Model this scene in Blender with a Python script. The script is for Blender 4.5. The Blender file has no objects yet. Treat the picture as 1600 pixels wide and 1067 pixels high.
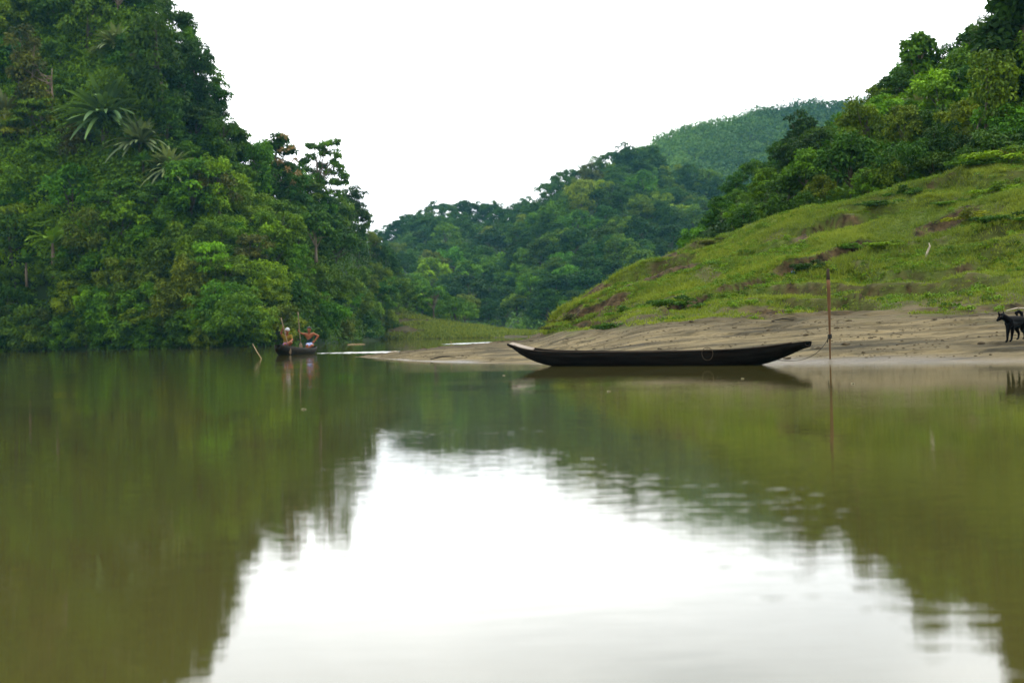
import bpy, bmesh, math, random
import numpy as np
from mathutils import Matrix, Vector

S = bpy.context.scene
COL = S.collection
random.seed(7)
rng = np.random.default_rng(7)

# ------------------------------------------------------------------ camera
F = 2200.0                       # focal length in photo pixels (photo 1600 wide)
H = 0.75                         # eye height over the water
ROLL = math.radians(1.4)
HZ = 14.5                        # horizon above picture centre, photo pixels
cd = bpy.data.cameras.new("camera")
cam = bpy.data.objects.new("camera", cd)
COL.objects.link(cam)
cd.sensor_width = 36.0
cd.lens = F * 36.0 / 1600.0
cd.clip_start = 0.05
cd.clip_end = 6000
pitch = math.atan(HZ / F)
cam.matrix_world = (Matrix.Translation((0, 0, H)) @ Matrix.Rotation(math.pi / 2 - pitch, 4, 'X')
                    @ Matrix.Rotation(-ROLL, 4, 'Z'))
cd.dof.use_dof = True
cd.dof.focus_distance = 30.0
cd.dof.aperture_fstop = 1.7
S.camera = cam

# ------------------------------------------------------------------ world, sun, exposure
SUN_EL, SUN_AZ = math.radians(60), math.radians(92)   # azimuth from +Y, clockwise
w = bpy.data.worlds.new("World")
S.world = w
w.use_nodes = True
nt = w.node_tree
nt.nodes.clear()
out = nt.nodes.new('ShaderNodeOutputWorld')
sky = nt.nodes.new('ShaderNodeTexSky')
sky.sky_type = 'NISHITA'
sky.sun_disc = False
sky.sun_elevation = SUN_EL
sky.sun_rotation = SUN_AZ
bg = nt.nodes.new('ShaderNodeBackground')
bg.inputs[1].default_value = 0.12
nt.links.new(sky.outputs[0], bg.inputs[0])
bg2 = nt.nodes.new('ShaderNodeBackground')           # the overcast layer
bg2.inputs[1].default_value = 1.0
tc = nt.nodes.new('ShaderNodeTexCoord')
mp = nt.nodes.new('ShaderNodeMapping')
mp.inputs['Scale'].default_value = (1, 1, 3.2)
nz = nt.nodes.new('ShaderNodeTexNoise')
nz.inputs['Scale'].default_value = 3.0
nz.inputs['Detail'].default_value = 5
cr = nt.nodes.new('ShaderNodeValToRGB')
cr.color_ramp.elements[0].position = 0.30
cr.color_ramp.elements[0].color = (1.95, 2.0, 2.08, 1)
cr.color_ramp.elements[1].position = 0.70
cr.color_ramp.elements[1].color = (3.45, 3.45, 3.4, 1)
nt.links.new(tc.outputs['Generated'], mp.inputs[0])
nt.links.new(mp.outputs[0], nz.inputs['Vector'])
nt.links.new(nz.outputs[0], cr.inputs[0])
sxyz = nt.nodes.new('ShaderNodeSeparateXYZ')              # brighter cloud ahead, darker cloud behind
nt.links.new(tc.outputs['Generated'], sxyz.inputs[0])
gm = nt.nodes.new('ShaderNodeMapRange')
gm.interpolation_type = 'SMOOTHSTEP'
for k_, v_ in (('From Min', -0.75), ('From Max', 0.75), ('To Min', 0.42), ('To Max', 1.04)):
    gm.inputs[k_].default_value = v_
nt.links.new(sxyz.outputs[1], gm.inputs[0])
vm = nt.nodes.new('ShaderNodeVectorMath')
vm.operation = 'SCALE'
nt.links.new(cr.outputs[0], vm.inputs[0])
nt.links.new(gm.outputs[0], vm.inputs['Scale'])
nt.links.new(vm.outputs[0], bg2.inputs[0])
mx = nt.nodes.new('ShaderNodeMixShader')
mx.inputs[0].default_value = 0.96
nt.links.new(bg.outputs[0], mx.inputs[1])
nt.links.new(bg2.outputs[0], mx.inputs[2])
nt.links.new(mx.outputs[0], out.inputs[0])

sl = bpy.data.lights.new("sun", 'SUN')
sl.energy = 1.5
sl.angle = math.radians(12)
sl.color = (1.0, 0.95, 0.87)
so = bpy.data.objects.new("sun", sl)
COL.objects.link(so)
sd = Vector((math.sin(SUN_AZ) * math.cos(SUN_EL), math.cos(SUN_AZ) * math.cos(SUN_EL), math.sin(SUN_EL)))
so.rotation_euler = (-sd).to_track_quat('-Z', 'Y').to_euler()

S.view_settings.view_transform = 'Standard'
S.view_settings.look = 'None'
S.view_settings.exposure = 0.28
S.view_settings.gamma = 1.0
S.render.engine = 'CYCLES'
cy = S.cycles
cy.max_bounces = 6
cy.diffuse_bounces = 2
cy.glossy_bounces = 3
cy.transmission_bounces = 3
cy.volume_bounces = 0
cy.sample_clamp_indirect = 8
cy.caustics_reflective = False
cy.caustics_refractive = False

# ------------------------------------------------------------------ photo pixel <-> world
CR, SR = math.cos(ROLL), math.sin(ROLL)


def uw(px, py):
    u, v = px - 800.0, 533.5 - py
    return u * CR + v * SR, -u * SR + v * CR - HZ     # offset right / above horizon, pixels


def P(px, py, d):
    u, e = uw(px, py)
    return (u / F * d, d, H + e / F * d)


def proj(x, y, z):
    u, e = x / y * F, (z - H) / y * F + HZ
    return 800.0 + u * CR - e * SR, 533.5 - (u * SR + e * CR)


def dwater(px, py):
    return H * F / (-uw(px, py)[1])


# ------------------------------------------------------------------ noise
def _h(ix, iy, iz, seed):
    n = (ix.astype(np.int64) * 374761393 + iy.astype(np.int64) * 668265263 + iz.astype(np.int64) * 2147483647 + seed * 974711) & 0x7fffffff
    n = ((n ^ (n >> 13)) * 1274126177) & 0x7fffffff
    n = (n ^ (n >> 16)) & 0xffff
    return n / 65535.0


def vn(x, y, z=None, seed=0):
    x = np.asarray(x, float); y = np.asarray(y, float)
    z = np.zeros_like(x) if z is None else np.asarray(z, float)
    ix, iy, iz = np.floor(x), np.floor(y), np.floor(z)
    fx, fy, fz = x - ix, y - iy, z - iz
    fx, fy, fz = [f * f * (3 - 2 * f) for f in (fx, fy, fz)]
    r = 0
    for a in (0, 1):
        for b in (0, 1):
            for c in (0, 1):
                r = r + _h(ix + a, iy + b, iz + c, seed) * (fx if a else 1 - fx) * (fy if b else 1 - fy) * (fz if c else 1 - fz)
    return r


def fbm(x, y, z=None, o=4, seed=0):
    r, a, t = 0, 0.5, 0
    for k in range(o):
        f = 2.03 ** k
        r = r + a * vn(np.asarray(x) * f, np.asarray(y) * f, None if z is None else np.asarray(z) * f, seed + k)
        t += a
        a *= 0.5
    return r / t


def sstep(a, b, x):
    t = np.clip((x - a) / (b - a), 0, 1)
    return t * t * (3 - 2 * t)


# ------------------------------------------------------------------ mesh and object helpers
def mesh(name, verts, faces, mat=None, smooth=False, attrs=None):
    """faces: an (M,k) array or a list of such arrays"""
    verts = np.asarray(verts, np.float32)
    if not isinstance(faces, list):
        faces = [faces]
    faces = [np.asarray(f, np.int32) for f in faces if len(f)]
    me = bpy.data.meshes.new(name)
    me.vertices.add(len(verts))
    me.vertices.foreach_set('co', verts.ravel())
    tot = np.concatenate([np.full(len(f), f.shape[1], np.int32) for f in faces])
    idx = np.concatenate([f.ravel() for f in faces])
    me.loops.add(len(idx))
    me.loops.foreach_set('vertex_index', idx)
    me.polygons.add(len(tot))
    st = np.concatenate([[0], np.cumsum(tot)[:-1]]).astype(np.int32)
    me.polygons.foreach_set('loop_start', st)
    me.polygons.foreach_set('loop_total', tot)
    if smooth:
        me.polygons.foreach_set('use_smooth', np.ones(len(tot), bool))
    me.update(calc_edges=True)
    for k, v in (attrs or {}).items():
        a = me.attributes.new(k, 'FLOAT', 'POINT')
        a.data.foreach_set('value', np.asarray(v, np.float32))
    if mat:
        me.materials.append(mat)
    return me


def add(name, me, parent=None, loc=None, color=None):
    o = bpy.data.objects.new(name, me)
    COL.objects.link(o)
    if parent:
        o.parent = parent
    if loc is not None:
        o.location = loc
    if color is not None:
        o.color = (*color, 1)
    return o


def tag(o, label, cat, group=None):
    o['label'] = label
    o['category'] = cat
    if group:
        o['group'] = group
    return o


def kind(o, k, label=None):
    o['kind'] = k
    if label:
        o['label'] = label
    return o


def empty(name, loc, rz=0.0, sc=1.0):
    o = bpy.data.objects.new(name, None)
    COL.objects.link(o)
    o.location = loc
    o.rotation_euler = (0, 0, rz)
    o.scale = (sc, sc, sc) if np.isscalar(sc) else sc
    return o


def grid_faces(nr, nc):
    i = np.arange(nr * nc).reshape(nr, nc)
    return np.stack([i[:-1, :-1], i[:-1, 1:], i[1:, 1:], i[1:, :-1]], -1).reshape(-1, 4)


def tube(pts, radii, n=8, cap=True):
    """swept tube; returns verts, list of faces"""
    pts = np.asarray(pts, float)
    m = len(pts)
    radii = np.broadcast_to(np.asarray(radii, float), (m,)) if np.ndim(radii) < 2 else np.asarray(radii)
    t = np.gradient(pts, axis=0)
    t /= np.linalg.norm(t, axis=1)[:, None] + 1e-9
    up = np.array([0, 0, 1.0]) if abs(t[:, 2]).mean() < 0.8 else np.array([0, 1.0, 0])
    a = np.cross(t, up); a /= np.linalg.norm(a, axis=1)[:, None] + 1e-9
    b = np.cross(a, t)
    th = np.arange(n) / n * 2 * np.pi
    rr = radii if np.ndim(radii) == 2 else np.stack([radii, radii], 1)
    v = pts[:, None] + a[:, None] * (np.cos(th)[None, :, None] * rr[:, 0][:, None, None]) + b[:, None] * (np.sin(th)[None, :, None] * rr[:, 1][:, None, None])
    i = np.arange(m * n).reshape(m, n)
    j = np.roll(i, -1, 1)
    f = [np.stack([i[:-1], j[:-1], j[1:], i[1:]], -1).reshape(-1, 4)]
    if cap:
        f += [i[0][::-1][None], i[-1][None]]
    return v.reshape(-1, 3), f


def merge(parts):
    vs, fs, o = [], [], 0
    for v, f in parts:
        vs.append(np.asarray(v))
        fs += [np.asarray(q) + o for q in (f if isinstance(f, list) else [f])]
        o += len(v)
    return np.concatenate(vs), fs


# ------------------------------------------------------------------ materials
def mat(name):
    m = bpy.data.materials.new(name)
    m.use_nodes = True
    n = m.node_tree
    b = n.nodes['Principled BSDF']
    return m, n, b


def N(n, t, **kw):
    x = n.nodes.new(t)
    for k, v in kw.items():
        if hasattr(x, k):
            setattr(x, k, v)
        else:
            x.inputs[k].default_value = v
    return x


def L(n, a, b):
    n.links.new(a, b)


def ramp(n, fac, stops):
    r = n.nodes.new('ShaderNodeValToRGB')
    e = r.color_ramp.elements
    while len(e) < len(stops):
        e.new(0.5)
    for k, (p, c) in enumerate(stops):
        e[k].position = p
        e[k].color = (*c, 1)
    L(n, fac, r.inputs[0])
    return r.outputs[0]


def mixc(n, fac, a, b, mode='MIX'):
    m = n.nodes.new('ShaderNodeMix')
    m.data_type = 'RGBA'
    m.blend_type = mode
    for s, v in ((m.inputs[0], fac), (m.inputs[6], a), (m.inputs[7], b)):
        if isinstance(v, (int, float)):
            s.default_value = v
        elif isinstance(v, tuple):
            s.default_value = (*v, 1)
        else:
            L(n, v, s)
    return m.outputs[2]


def noise(n, scale, detail=4, vec=None, rough=0.55, stretch=None):
    t = N(n, 'ShaderNodeTexNoise', Scale=scale, Detail=detail, Roughness=rough)
    if vec is None:
        vec = N(n, 'ShaderNodeTexCoord').outputs['Object']
    if stretch:
        mp = N(n, 'ShaderNodeMapping')
        mp.inputs['Scale'].default_value = stretch
        L(n, vec, mp.inputs[0])
        vec = mp.outputs[0]
    L(n, vec, t.inputs['Vector'])
    return t.outputs[0]


def attr(n, name):
    a = n.nodes.new('ShaderNodeAttribute')
    a.attribute_name = name
    return a.outputs['Fac']


def bump(n, b, height, dist, strength=1.0):
    k = N(n, 'ShaderNodeBump', Strength=strength, Distance=dist)
    L(n, height, k.inputs['Height'])
    L(n, k.outputs[0], b.inputs['Normal'])


def leaf_mat(name, lo=(0.30, 0.40, 0.5), hi=(1.95, 1.72, 0.85), trans=0.17, rough=0.6, spec=0.10):
    """leaf colour = object colour times the leaf's own tint"""
    m, n, b = mat(name)
    oi = N(n, 'ShaderNodeObjectInfo')
    t = mixc(n, attr(n, 'tint'), lo, hi)
    c = mixc(n, 1.0, oi.outputs['Color'], t, 'MULTIPLY')
    L(n, c, b.inputs['Base Color'])
    b.inputs['Roughness'].default_value = rough
    b.inputs['Specular IOR Level'].default_value = spec
    tr = N(n, 'ShaderNodeBsdfTranslucent')
    L(n, mixc(n, 1.0, c, (1.25, 1.2, 0.55), 'MULTIPLY'), tr.inputs[0])
    ms = N(n, 'ShaderNodeMixShader')
    ms.inputs[0].default_value = trans
    L(n, b.outputs[0], ms.inputs[1])
    L(n, tr.outputs[0], ms.inputs[2])
    L(n, ms.outputs[0], n.nodes['Material Output'].inputs[0])
    return m


def plain(name, col, rough=0.7, spec=0.3, var=0.25, scale=20, stretch=None, bmp=0.0):
    m, n, b = mat(name)
    t = noise(n, scale, 4, stretch=stretch)
    lo = tuple(c * (1 - var) for c in col)
    hi = tuple(c * (1 + var) for c in col)
    L(n, ramp(n, t, [(0.3, lo), (0.7, hi)]), b.inputs['Base Color'])
    b.inputs['Roughness'].default_value = rough
    b.inputs['Specular IOR Level'].default_value = spec
    if bmp:
        bump(n, b, t, bmp)
    return m


LEAF = leaf_mat("leaf")
FROND = leaf_mat("frond", lo=(0.7, 0.75, 0.8), hi=(1.5, 1.4, 1.3), trans=0.2, rough=0.5, spec=0.25)
BLOSSOM = leaf_mat("blossom", lo=(0.8, 0.8, 0.8), hi=(1.2, 1.1, 1.0), trans=0.3)
BARK = plain("bark", (0.10, 0.085, 0.06), 0.85, 0.15, 0.45, 3, (1, 1, .3))
PALEBARK = plain("pale_bark", (0.20, 0.15, 0.11), 0.85, 0.15, 0.35, 3, (1, 1, .3))

# water: turbid olive-brown river, small capillary ripples
WATER, n, b = mat("river_water")
vec = N(n, 'ShaderNodeTexCoord').outputs['Object']
big = noise(n, 0.05, 2, vec)
L(n, ramp(n, big, [(0.3, (0.046, 0.043, 0.010)), (0.7, (0.062, 0.055, 0.015))]), b.inputs['Base Color'])
b.inputs['Roughness'].default_value = 0.025
b.inputs['IOR'].default_value = 1.333
r1 = noise(n, 10.0, 2, vec, stretch=(0.35, 1.15, 1))
r2 = noise(n, 0.9, 2, vec, stretch=(0.7, 1, 1))
patch = noise(n, 0.22, 2, vec, stretch=(0.5, 1, 1))
pm = N(n, 'ShaderNodeMapRange')
for k, v in (('From Min', 0.42), ('From Max', 0.68), ('To Min', 0.55), ('To Max', 2.7)):
    pm.inputs[k].default_value = v
L(n, patch, pm.inputs[0])
m1 = N(n, 'ShaderNodeMath', operation='MULTIPLY'); L(n, r1, m1.inputs[0]); L(n, pm.outputs[0], m1.inputs[1])
m2 = N(n, 'ShaderNodeMath', operation='MULTIPLY'); L(n, r2, m2.inputs[0]); m2.inputs[1].default_value = 1.1
m3 = N(n, 'ShaderNodeMath', operation='ADD'); L(n, m1.outputs[0], m3.inputs[0]); L(n, m2.outputs[0], m3.inputs[1])
bump(n, b, m3.outputs[0], 0.00085)

# terrain of the wooded slopes: dark humus and creeper green
EARTH, n, b = mat("forest_earth")
t = noise(n, 0.35, 5)
L(n, ramp(n, t, [(0.3, (0.012, 0.022, 0.006)), (0.55, (0.02, 0.04, 0.008)), (0.75, (0.035, 0.03, 0.014))]), b.inputs['Base Color'])
b.inputs['Roughness'].default_value = 0.95
b.inputs['Specular IOR Level'].default_value = 0.1

# right bank: mud, soil and grass sheets by where each grows
BANK, n, b = mat("bank_ground")
vec = N(n, 'ShaderNodeTexCoord').outputs['Object']
ms_ = noise(n, 1.1, 6, vec, 0.6, stretch=(0.35, 1.3, 1.3))
mud = ramp(n, ms_, [(0.32, (0.055, 0.044, 0.021)), (0.43, (0.088, 0.069, 0.032)), (0.53, (0.150, 0.119, 0.060)), (0.70, (0.198, 0.156, 0.080))])
fl = noise(n, 7, 5, vec, 0.65, stretch=(0.25, 1.4, 1.4))
mud = mixc(n, 0.8, mud, ramp(n, fl, [(0.34, (0.36, 0.36, 0.34)), (0.48, (.88, .88, .88)), (0.7, (1.12, 1.10, 1.04))]), 'MULTIPLY')
mud = mixc(n, attr(n, 'damp'), mud, mixc(n, 1.0, mud, (0.30, 0.32, 0.32), 'MULTIPLY'))
mud = mixc(n, attr(n, 'wet'), mud, mixc(n, 1.0, mud, (0.62, 0.6, 0.58), 'MULTIPLY'))
so_ = noise(n, 3.5, 6, vec, 0.65)
soil = ramp(n, so_, [(0.36, (0.010, 0.008, 0.004)), (0.5, (0.050, 0.034, 0.015)), (0.72, (0.115, 0.080, 0.036))])
gr = noise(n, 2.2, 6, vec, 0.65)
green = ramp(n, gr, [(0.3, (0.040, 0.048, 0.014)), (0.45, (0.080, 0.118, 0.018)), (0.7, (0.125, 0.160, 0.028))])
c = mixc(n, attr(n, 'soil'), mud, soil)
c = mixc(n, attr(n, 'grass'), c, green)
L(n, c, b.inputs['Base Color'])
wr = N(n, 'ShaderNodeMapRange')
for k, v in (('To Min', 0.9), ('To Max', 0.42)):
    wr.inputs[k].default_value = v
L(n, attr(n, 'wet'), wr.inputs[0])
L(n, wr.outputs[0], b.inputs['Roughness'])
b.inputs['Specular IOR Level'].default_value = 0.10
bump(n, b, fl, 0.05)

FARBANK, n, b = mat("far_bank_ground")
t = noise(n, 0.6, 8, None, 0.75, stretch=(0.5, 1, 3))
L(n, ramp(n, t, [(0.40, (0.030, 0.024, 0.012)), (0.55, (0.070, 0.058, 0.028)), (0.7, (0.080, 0.085, 0.026))]), b.inputs['Base Color'])
b.inputs['Roughness'].default_value = 0.95
b.inputs['Specular IOR Level'].default_value = 0.05
GRASS = leaf_mat("grass_blade", lo=(0.5, 0.58, 0.6), hi=(1.5, 1.25, 0.9), trans=0.3, spec=0.1)
RIVERBED = plain("riverbed_mud", (0.10, 0.085, 0.05), 0.9, 0.2, 0.2, 0.5)

# ------------------------------------------------------------------ setting: ground, water
v = np.array([[-1400, -200, -1.6], [1400, -200, -1.6], [1400, 1500, -1.6], [-1400, 1500, -1.6]], float)
kind(add("ground", mesh("ground", v, np.array([[0, 1, 2, 3]]), RIVERBED)), 'structure')
xs = np.concatenate([np.linspace(-500, -60, 12), np.linspace(-50, 50, 41), np.linspace(60, 500, 12)])
ys = np.concatenate([np.linspace(-80, -10, 8), np.linspace(-5, 70, 60), np.linspace(80, 420, 25)])
X, Y = np.meshgrid(xs, ys)
kind(add("water", mesh("water", np.stack([X, Y, 0 * X], -1).reshape(-1, 3), grid_faces(len(ys), len(xs)), WATER)), 'structure')


# ------------------------------------------------------------------ hills, as terrain rows between shore and ridge
def hill_grid(cols, n_u, n_t, back, rough, seed, shape=0.85, base_z=None, tree_px=0):
    """cols: rows of (photo px, shore distance, ridge distance, canopy py); returns grid arrays and a sampler"""
    c = []
    for px, d0, d1, py in cols:
        u, e = uw(px, py)
        c.append((uw(px, 525)[0], d0, d1, max(0.3, H + e / F * d1 - tree_px)))
    c = np.array(c)
    us = np.linspace(c[0, 0], c[-1, 0], n_u)
    d0, d1, zr = [np.interp(us, c[:, 0], c[:, k]) for k in (1, 2, 3)]
    b0 = np.zeros_like(us) if base_z is None else np.full_like(us, base_z)

    def at(u, t, disp=True):
        u = np.asarray(u, float); t = np.asarray(t, float)
        a0, a1, z1 = np.interp(u, us, d0), np.interp(u, us, d1), np.interp(u, us, zr)
        tt = np.clip(t, 0, 1)
        d = a0 + (a1 - a0) * tt
        z = (base_z or 0) + (z1 - (base_z or 0)) * tt ** shape
        over = np.clip(t - 1, 0, 1)
        d = d + over * back
        z = z * (1 - 0.5 * over)
        under = np.clip(-t, 0, 1)
        d = d - under * 14
        z = z - under * 14
        x = u / F * d
        if disp:
            k = sstep(0.0, 0.15, t) * np.minimum(1, z1 / 8)
            z = z + rough * k * ((fbm(x / (rough * 6), d / (rough * 6), None, 4, seed) - 0.5) * 2 + 1.1 * (vn(x / (rough * 1.5), d / (rough * 1.5), z / (rough * 1.5), seed + 9) - .5))
        return np.stack([x, d, z], -1)
    ts = np.concatenate([[-0.12, -0.05], np.linspace(0, 1, n_t), 1 + np.linspace(0.1, 1, 8)])
    U, T = np.meshgrid(us, ts)
    return at(U, T).reshape(-1, 3), grid_faces(len(ts), n_u), at


LEFT = [(-700, 150, 195, -330), (-300, 148, 192, -280), (0, 145, 186, -190), (110, 140, 180, -120), (200, 134, 172, -75), (262, 131, 168, 12),
        (300, 129, 165, 62), (335, 127, 162, 110), (360, 126, 160, 178), (390, 126, 160, 232), (430, 130, 163, 262), (500, 152, 180, 294),
        (545, 182, 206, 318), (585, 225, 246, 360), (610, 242, 260, 396), (630, 252, 268, 432), (650, 258, 272, 470), (675, 266, 276, 515)]
v, f, left_at = hill_grid(LEFT, 220, 70, 60, 1.6, 3, 0.9, tree_px=3.3)
kind(add("left_hill", mesh("left_hill", v, f, EARTH, True)), 'structure')

FARL = [(350, 300, 520, 390), (520, 300, 520, 378), (585, 300, 530, 360), (640, 300, 540, 338), (690, 305, 550, 324), (740, 310, 545, 324), (800, 315, 540, 318),
        (835, 320, 530, 322), (900, 320, 520, 330), (980, 320, 520, 360)]
v, f, farl_at = hill_grid(FARL, 120, 50, 120, 3.0, 11, 0.95, 1.0, tree_px=6.5)
kind(add("far_hill", mesh("far_hill", v, f, EARTH, True)), 'structure')

MID = [(790, 285, 400, 440), (815, 285, 420, 360), (838, 285, 440, 308), (870, 285, 455, 285), (905, 285, 465, 258), (940, 285, 470, 243), (975, 285, 475, 234), (1010, 285, 478, 243),
       (1060, 285, 480, 258), (1120, 285, 470, 280), (1200, 285, 460, 300), (1350, 285, 440, 330)]
v, f, mid_at = hill_grid(MID, 130, 60, 110, 3.0, 12, 0.95, 1.0, tree_px=5.5)
kind(add("middle_hill", mesh("middle_hill", v, f, EARTH, True)), 'structure')

BACK = [(880, 520, 720, 315), (960, 520, 740, 250), (1030, 520, 750, 218), (1060, 520, 750, 206), (1100, 520, 750, 194), (1150, 520, 750, 184), (1200, 520, 750, 171), (1250, 520, 750, 162),
        (1300, 520, 750, 162), (1340, 520, 750, 158), (1420, 520, 740, 150), (1600, 520, 740, 150), (1800, 520, 740, 170)]
v, f, back_at = hill_grid(BACK, 140, 50, 150, 3.5, 13, 0.9, 2.0, tree_px=2.5)
kind(add("back_hill", mesh("back_hill", v, f, EARTH, True)), 'structure')

# far grassy bank under the hills
FB = [(480, 238, 256, 490), (560, 236, 256, 484), (615, 232, 256, 481), (640, 226, 256, 488), (680, 220, 256, 500), (740, 212, 250, 510), (800, 206, 245, 518), (835, 203, 240, 520), (1000, 200, 235, 512), (1150, 200, 240, 505)]
v, f, fb_at = hill_grid(FB, 260, 60, 90, 0.9, 21, 0.8)
kind(add("far_bank", mesh("far_bank", v, f, FARBANK, True)), 'structure')

# right bank: mud spit, beach and grazed slope --------------------------------
RB = [  # px, waterline d, (mud top d, z), (grass top d, z), (behind d, z)
    (540, 51.0, (52.5, -.10), (53.0, -.14), (57, -.6)),
    (570, 49.4, (51.0, .035), (51.6, .02), (57, -.5)),
    (600, 44.6, (49.5, .12), (50.2, .10), (57, -.5)),
    (650, 39.5, (47.5, .24), (48.5, .21), (57, -.5)),
    (700, 36.7, (48.0, .31), (49.5, .28), (57, -.5)),
    (760, 34.4, (49.5, .38), (51.0, .35), (59, -.5)),
    (830, 32.6, (53.0, .47), (54.5, .46), (61, -.5)),
    (848, 32.2, (53.6, .64), (55.5, .80), (63, -.5)),
    (870, 31.8, (50.5, .74), (57.0, 1.42), (66, -.4)),
    (900, 31.4, (47.5, .85), (58.0, 2.10), (70, .0)),
    (950, 30.9, (44.0, .93), (59.5, 2.85), (74, .6)),
    (1000, 30.4, (41.0, .97), (60.0, 3.45), (78, 1.4)),
    (1050, 29.8, (40.0, .99), (60.0, 3.98), (80, 3.0)),
    (1100, 29.2, (39.2, 1.0), (59.5, 4.40), (78, 4.6)),
    (1200, 28.2, (38.2, 1.03), (58.0, 5.10), (75, 6.0)),
    (1290, 27.2, (37.5, 1.05), (57.0, 5.60), (72, 6.4)),
    (1400, 26.4, (37.0, 1.06), (56.0, 6.20), (70, 6.9)),
    (1500, 25.7, (36.0, 1.05), (55.0, 6.55), (68, 7.1)),
    (1600, 25.0, (35.0, 1.03), (54.0, 6.90), (66, 7.3)),
    (1800, 24.4, (34.5, 1.03), (53.0, 7.3), (64, 7.6)),
    (2150, 23.8, (34.0, 1.03), (52.0, 7.6), (62, 7.8))]
rb_u = np.array([uw(r[0], 520)[0] for r in RB])
kd, kz = [], []
for r in RB:
    wl, (d3, z3), (d5, z5), (d6, z6) = r[1:]
    kd.append([wl - 6, wl - 2, wl, wl + .45 * (d3 - wl), d3, d3 + .33 * (d5 - d3), d3 + .66 * (d5 - d3), d5, d5 + .35 * (d6 - d5), d6, d6 + 6])
    kz.append([-1.3, -.30, 0, .42 * z3, z3, z3 + .27 * (z5 - z3), z3 + .62 * (z5 - z3), z5, z5 + .2 * (z6 - z5), z6, z6 - (.8 if z6 < 2 else 0)])
kd, kz = np.array(kd), np.array(kz)
NS = [4, 6, 40, 46, 55, 55, 55, 12, 10, 4]
tk = np.concatenate([np.linspace(k, k + 1, m, endpoint=False) for k, m in enumerate(NS)] + [[10.0]])
us = np.concatenate([np.linspace(rb_u[0], rb_u[7], 150, endpoint=False), np.linspace(rb_u[7], uw(1640, 520)[0], 520, endpoint=False), np.linspace(uw(1640, 520)[0], rb_u[-1], 50)])


def smooth1(a, k):
    ker = np.ones(k) / k
    p = np.concatenate([np.repeat(a[:1], k // 2, 0), a, np.repeat(a[-1:], k // 2, 0)])
    return np.apply_along_axis(lambda q: np.convolve(q, ker, 'valid'), 0, p)


D = np.stack([np.interp(us, rb_u, kd[:, k]) for k in range(11)], 0)
Z = np.stack([np.interp(us, rb_u, kz[:, k]) for k in range(11)], 0)
D, Z = smooth1(D.T, 15).T, smooth1(Z.T, 15).T
D = np.stack([np.interp(tk, np.arange(11), D[:, j]) for j in range(len(us))], 1)
Z = np.stack([np.interp(tk, np.arange(11), Z[:, j]) for j in range(len(us))], 1)
Zs = smooth1(Z, 15)
Z = np.where((tk < 2.2)[:, None], Z, Zs)
T = np.repeat(tk[:, None], len(us), 1)
Xb = us[None] / F * D
# relief: beach ripples, erosion ledges, hummocks
beach = sstep(2.1, 2.5, T) * (1 - sstep(3.8, 4.2, T))
slope = sstep(3.85, 4.2, T) * (1 - sstep(7.3, 8.2, T)) * sstep(rb_u[7] + 4, rb_u[8] + 10, us)[None]
Z = Z + beach * (0.10 * (fbm(Xb * .5, D * 1.6, None, 4, 31) - .5) + 0.05 * (fbm(Xb * 1.2, D * 4, None, 3, 35) - .5))
led = (T - 2.0) * 3.2 + 1.8 * fbm(Xb * .22, D * .3, None, 3, 36)
lf = led - np.floor(led)
Z = Z + beach * 0.055 * (sstep(.86, 1, lf) - lf) * sstep(.4, .6, vn(Xb * .3, D * .5, None, 44))
W = (T - 4.0) / 3.0
ban = W * 5.5 + 2.6 * (fbm(Xb * .16, D * .16, None, 4, 41) - .5) + 0.10 * Xb
bf = ban - np.floor(ban)
amp = sstep(.38, .64, vn(Xb * .2 + 3, D * .25, None, 42))
riser = sstep(.84, .90, bf) * (1 - sstep(.96, .99, bf)) * sstep(.40, .56, fbm(Xb * 1.6, D * 1.2, None, 3, 48))
Z = Z + slope * 0.66 * amp * (sstep(.80, .98, bf) - bf)
Z = Z + slope * (0.55 * (fbm(Xb * .35, D * .35, None, 4, 43) - .5) + .28 * (fbm(Xb * 1.3, D * 1.3, None, 3, 45) - .5))
# named scarp and hollows seen in the photo: (px, py, radius m along x, radius along d, depth)
px_g, py_g = proj(Xb, D, Z)


def scarp(x0, y0, x1, y1, half, h, wob=10):
    """a short step across the slope between two points of the photo: lifts the ground above it, bares soil on its face"""
    L_ = math.hypot(x1 - x0, y1 - y0)
    tx, ty = (x1 - x0) / L_, (y1 - y0) / L_
    a_ = (px_g - x0) * tx + (py_g - y0) * ty
    n_ = (px_g - x0) * ty - (py_g - y0) * tx + wob * 2 * (fbm(Xb * .7, D * .7, None, 3, 51) - .5)
    win = sstep(-.12, .15, a_ / L_) * (1 - sstep(.85, 1.12, a_ / L_))
    far_ = np.exp(-(n_ / (half * 4)) ** 2)
    return h * win * far_ * (sstep(-half, half, n_) - .5), win * (1 - sstep(half * .7, half * 1.2, abs(n_)))


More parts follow.
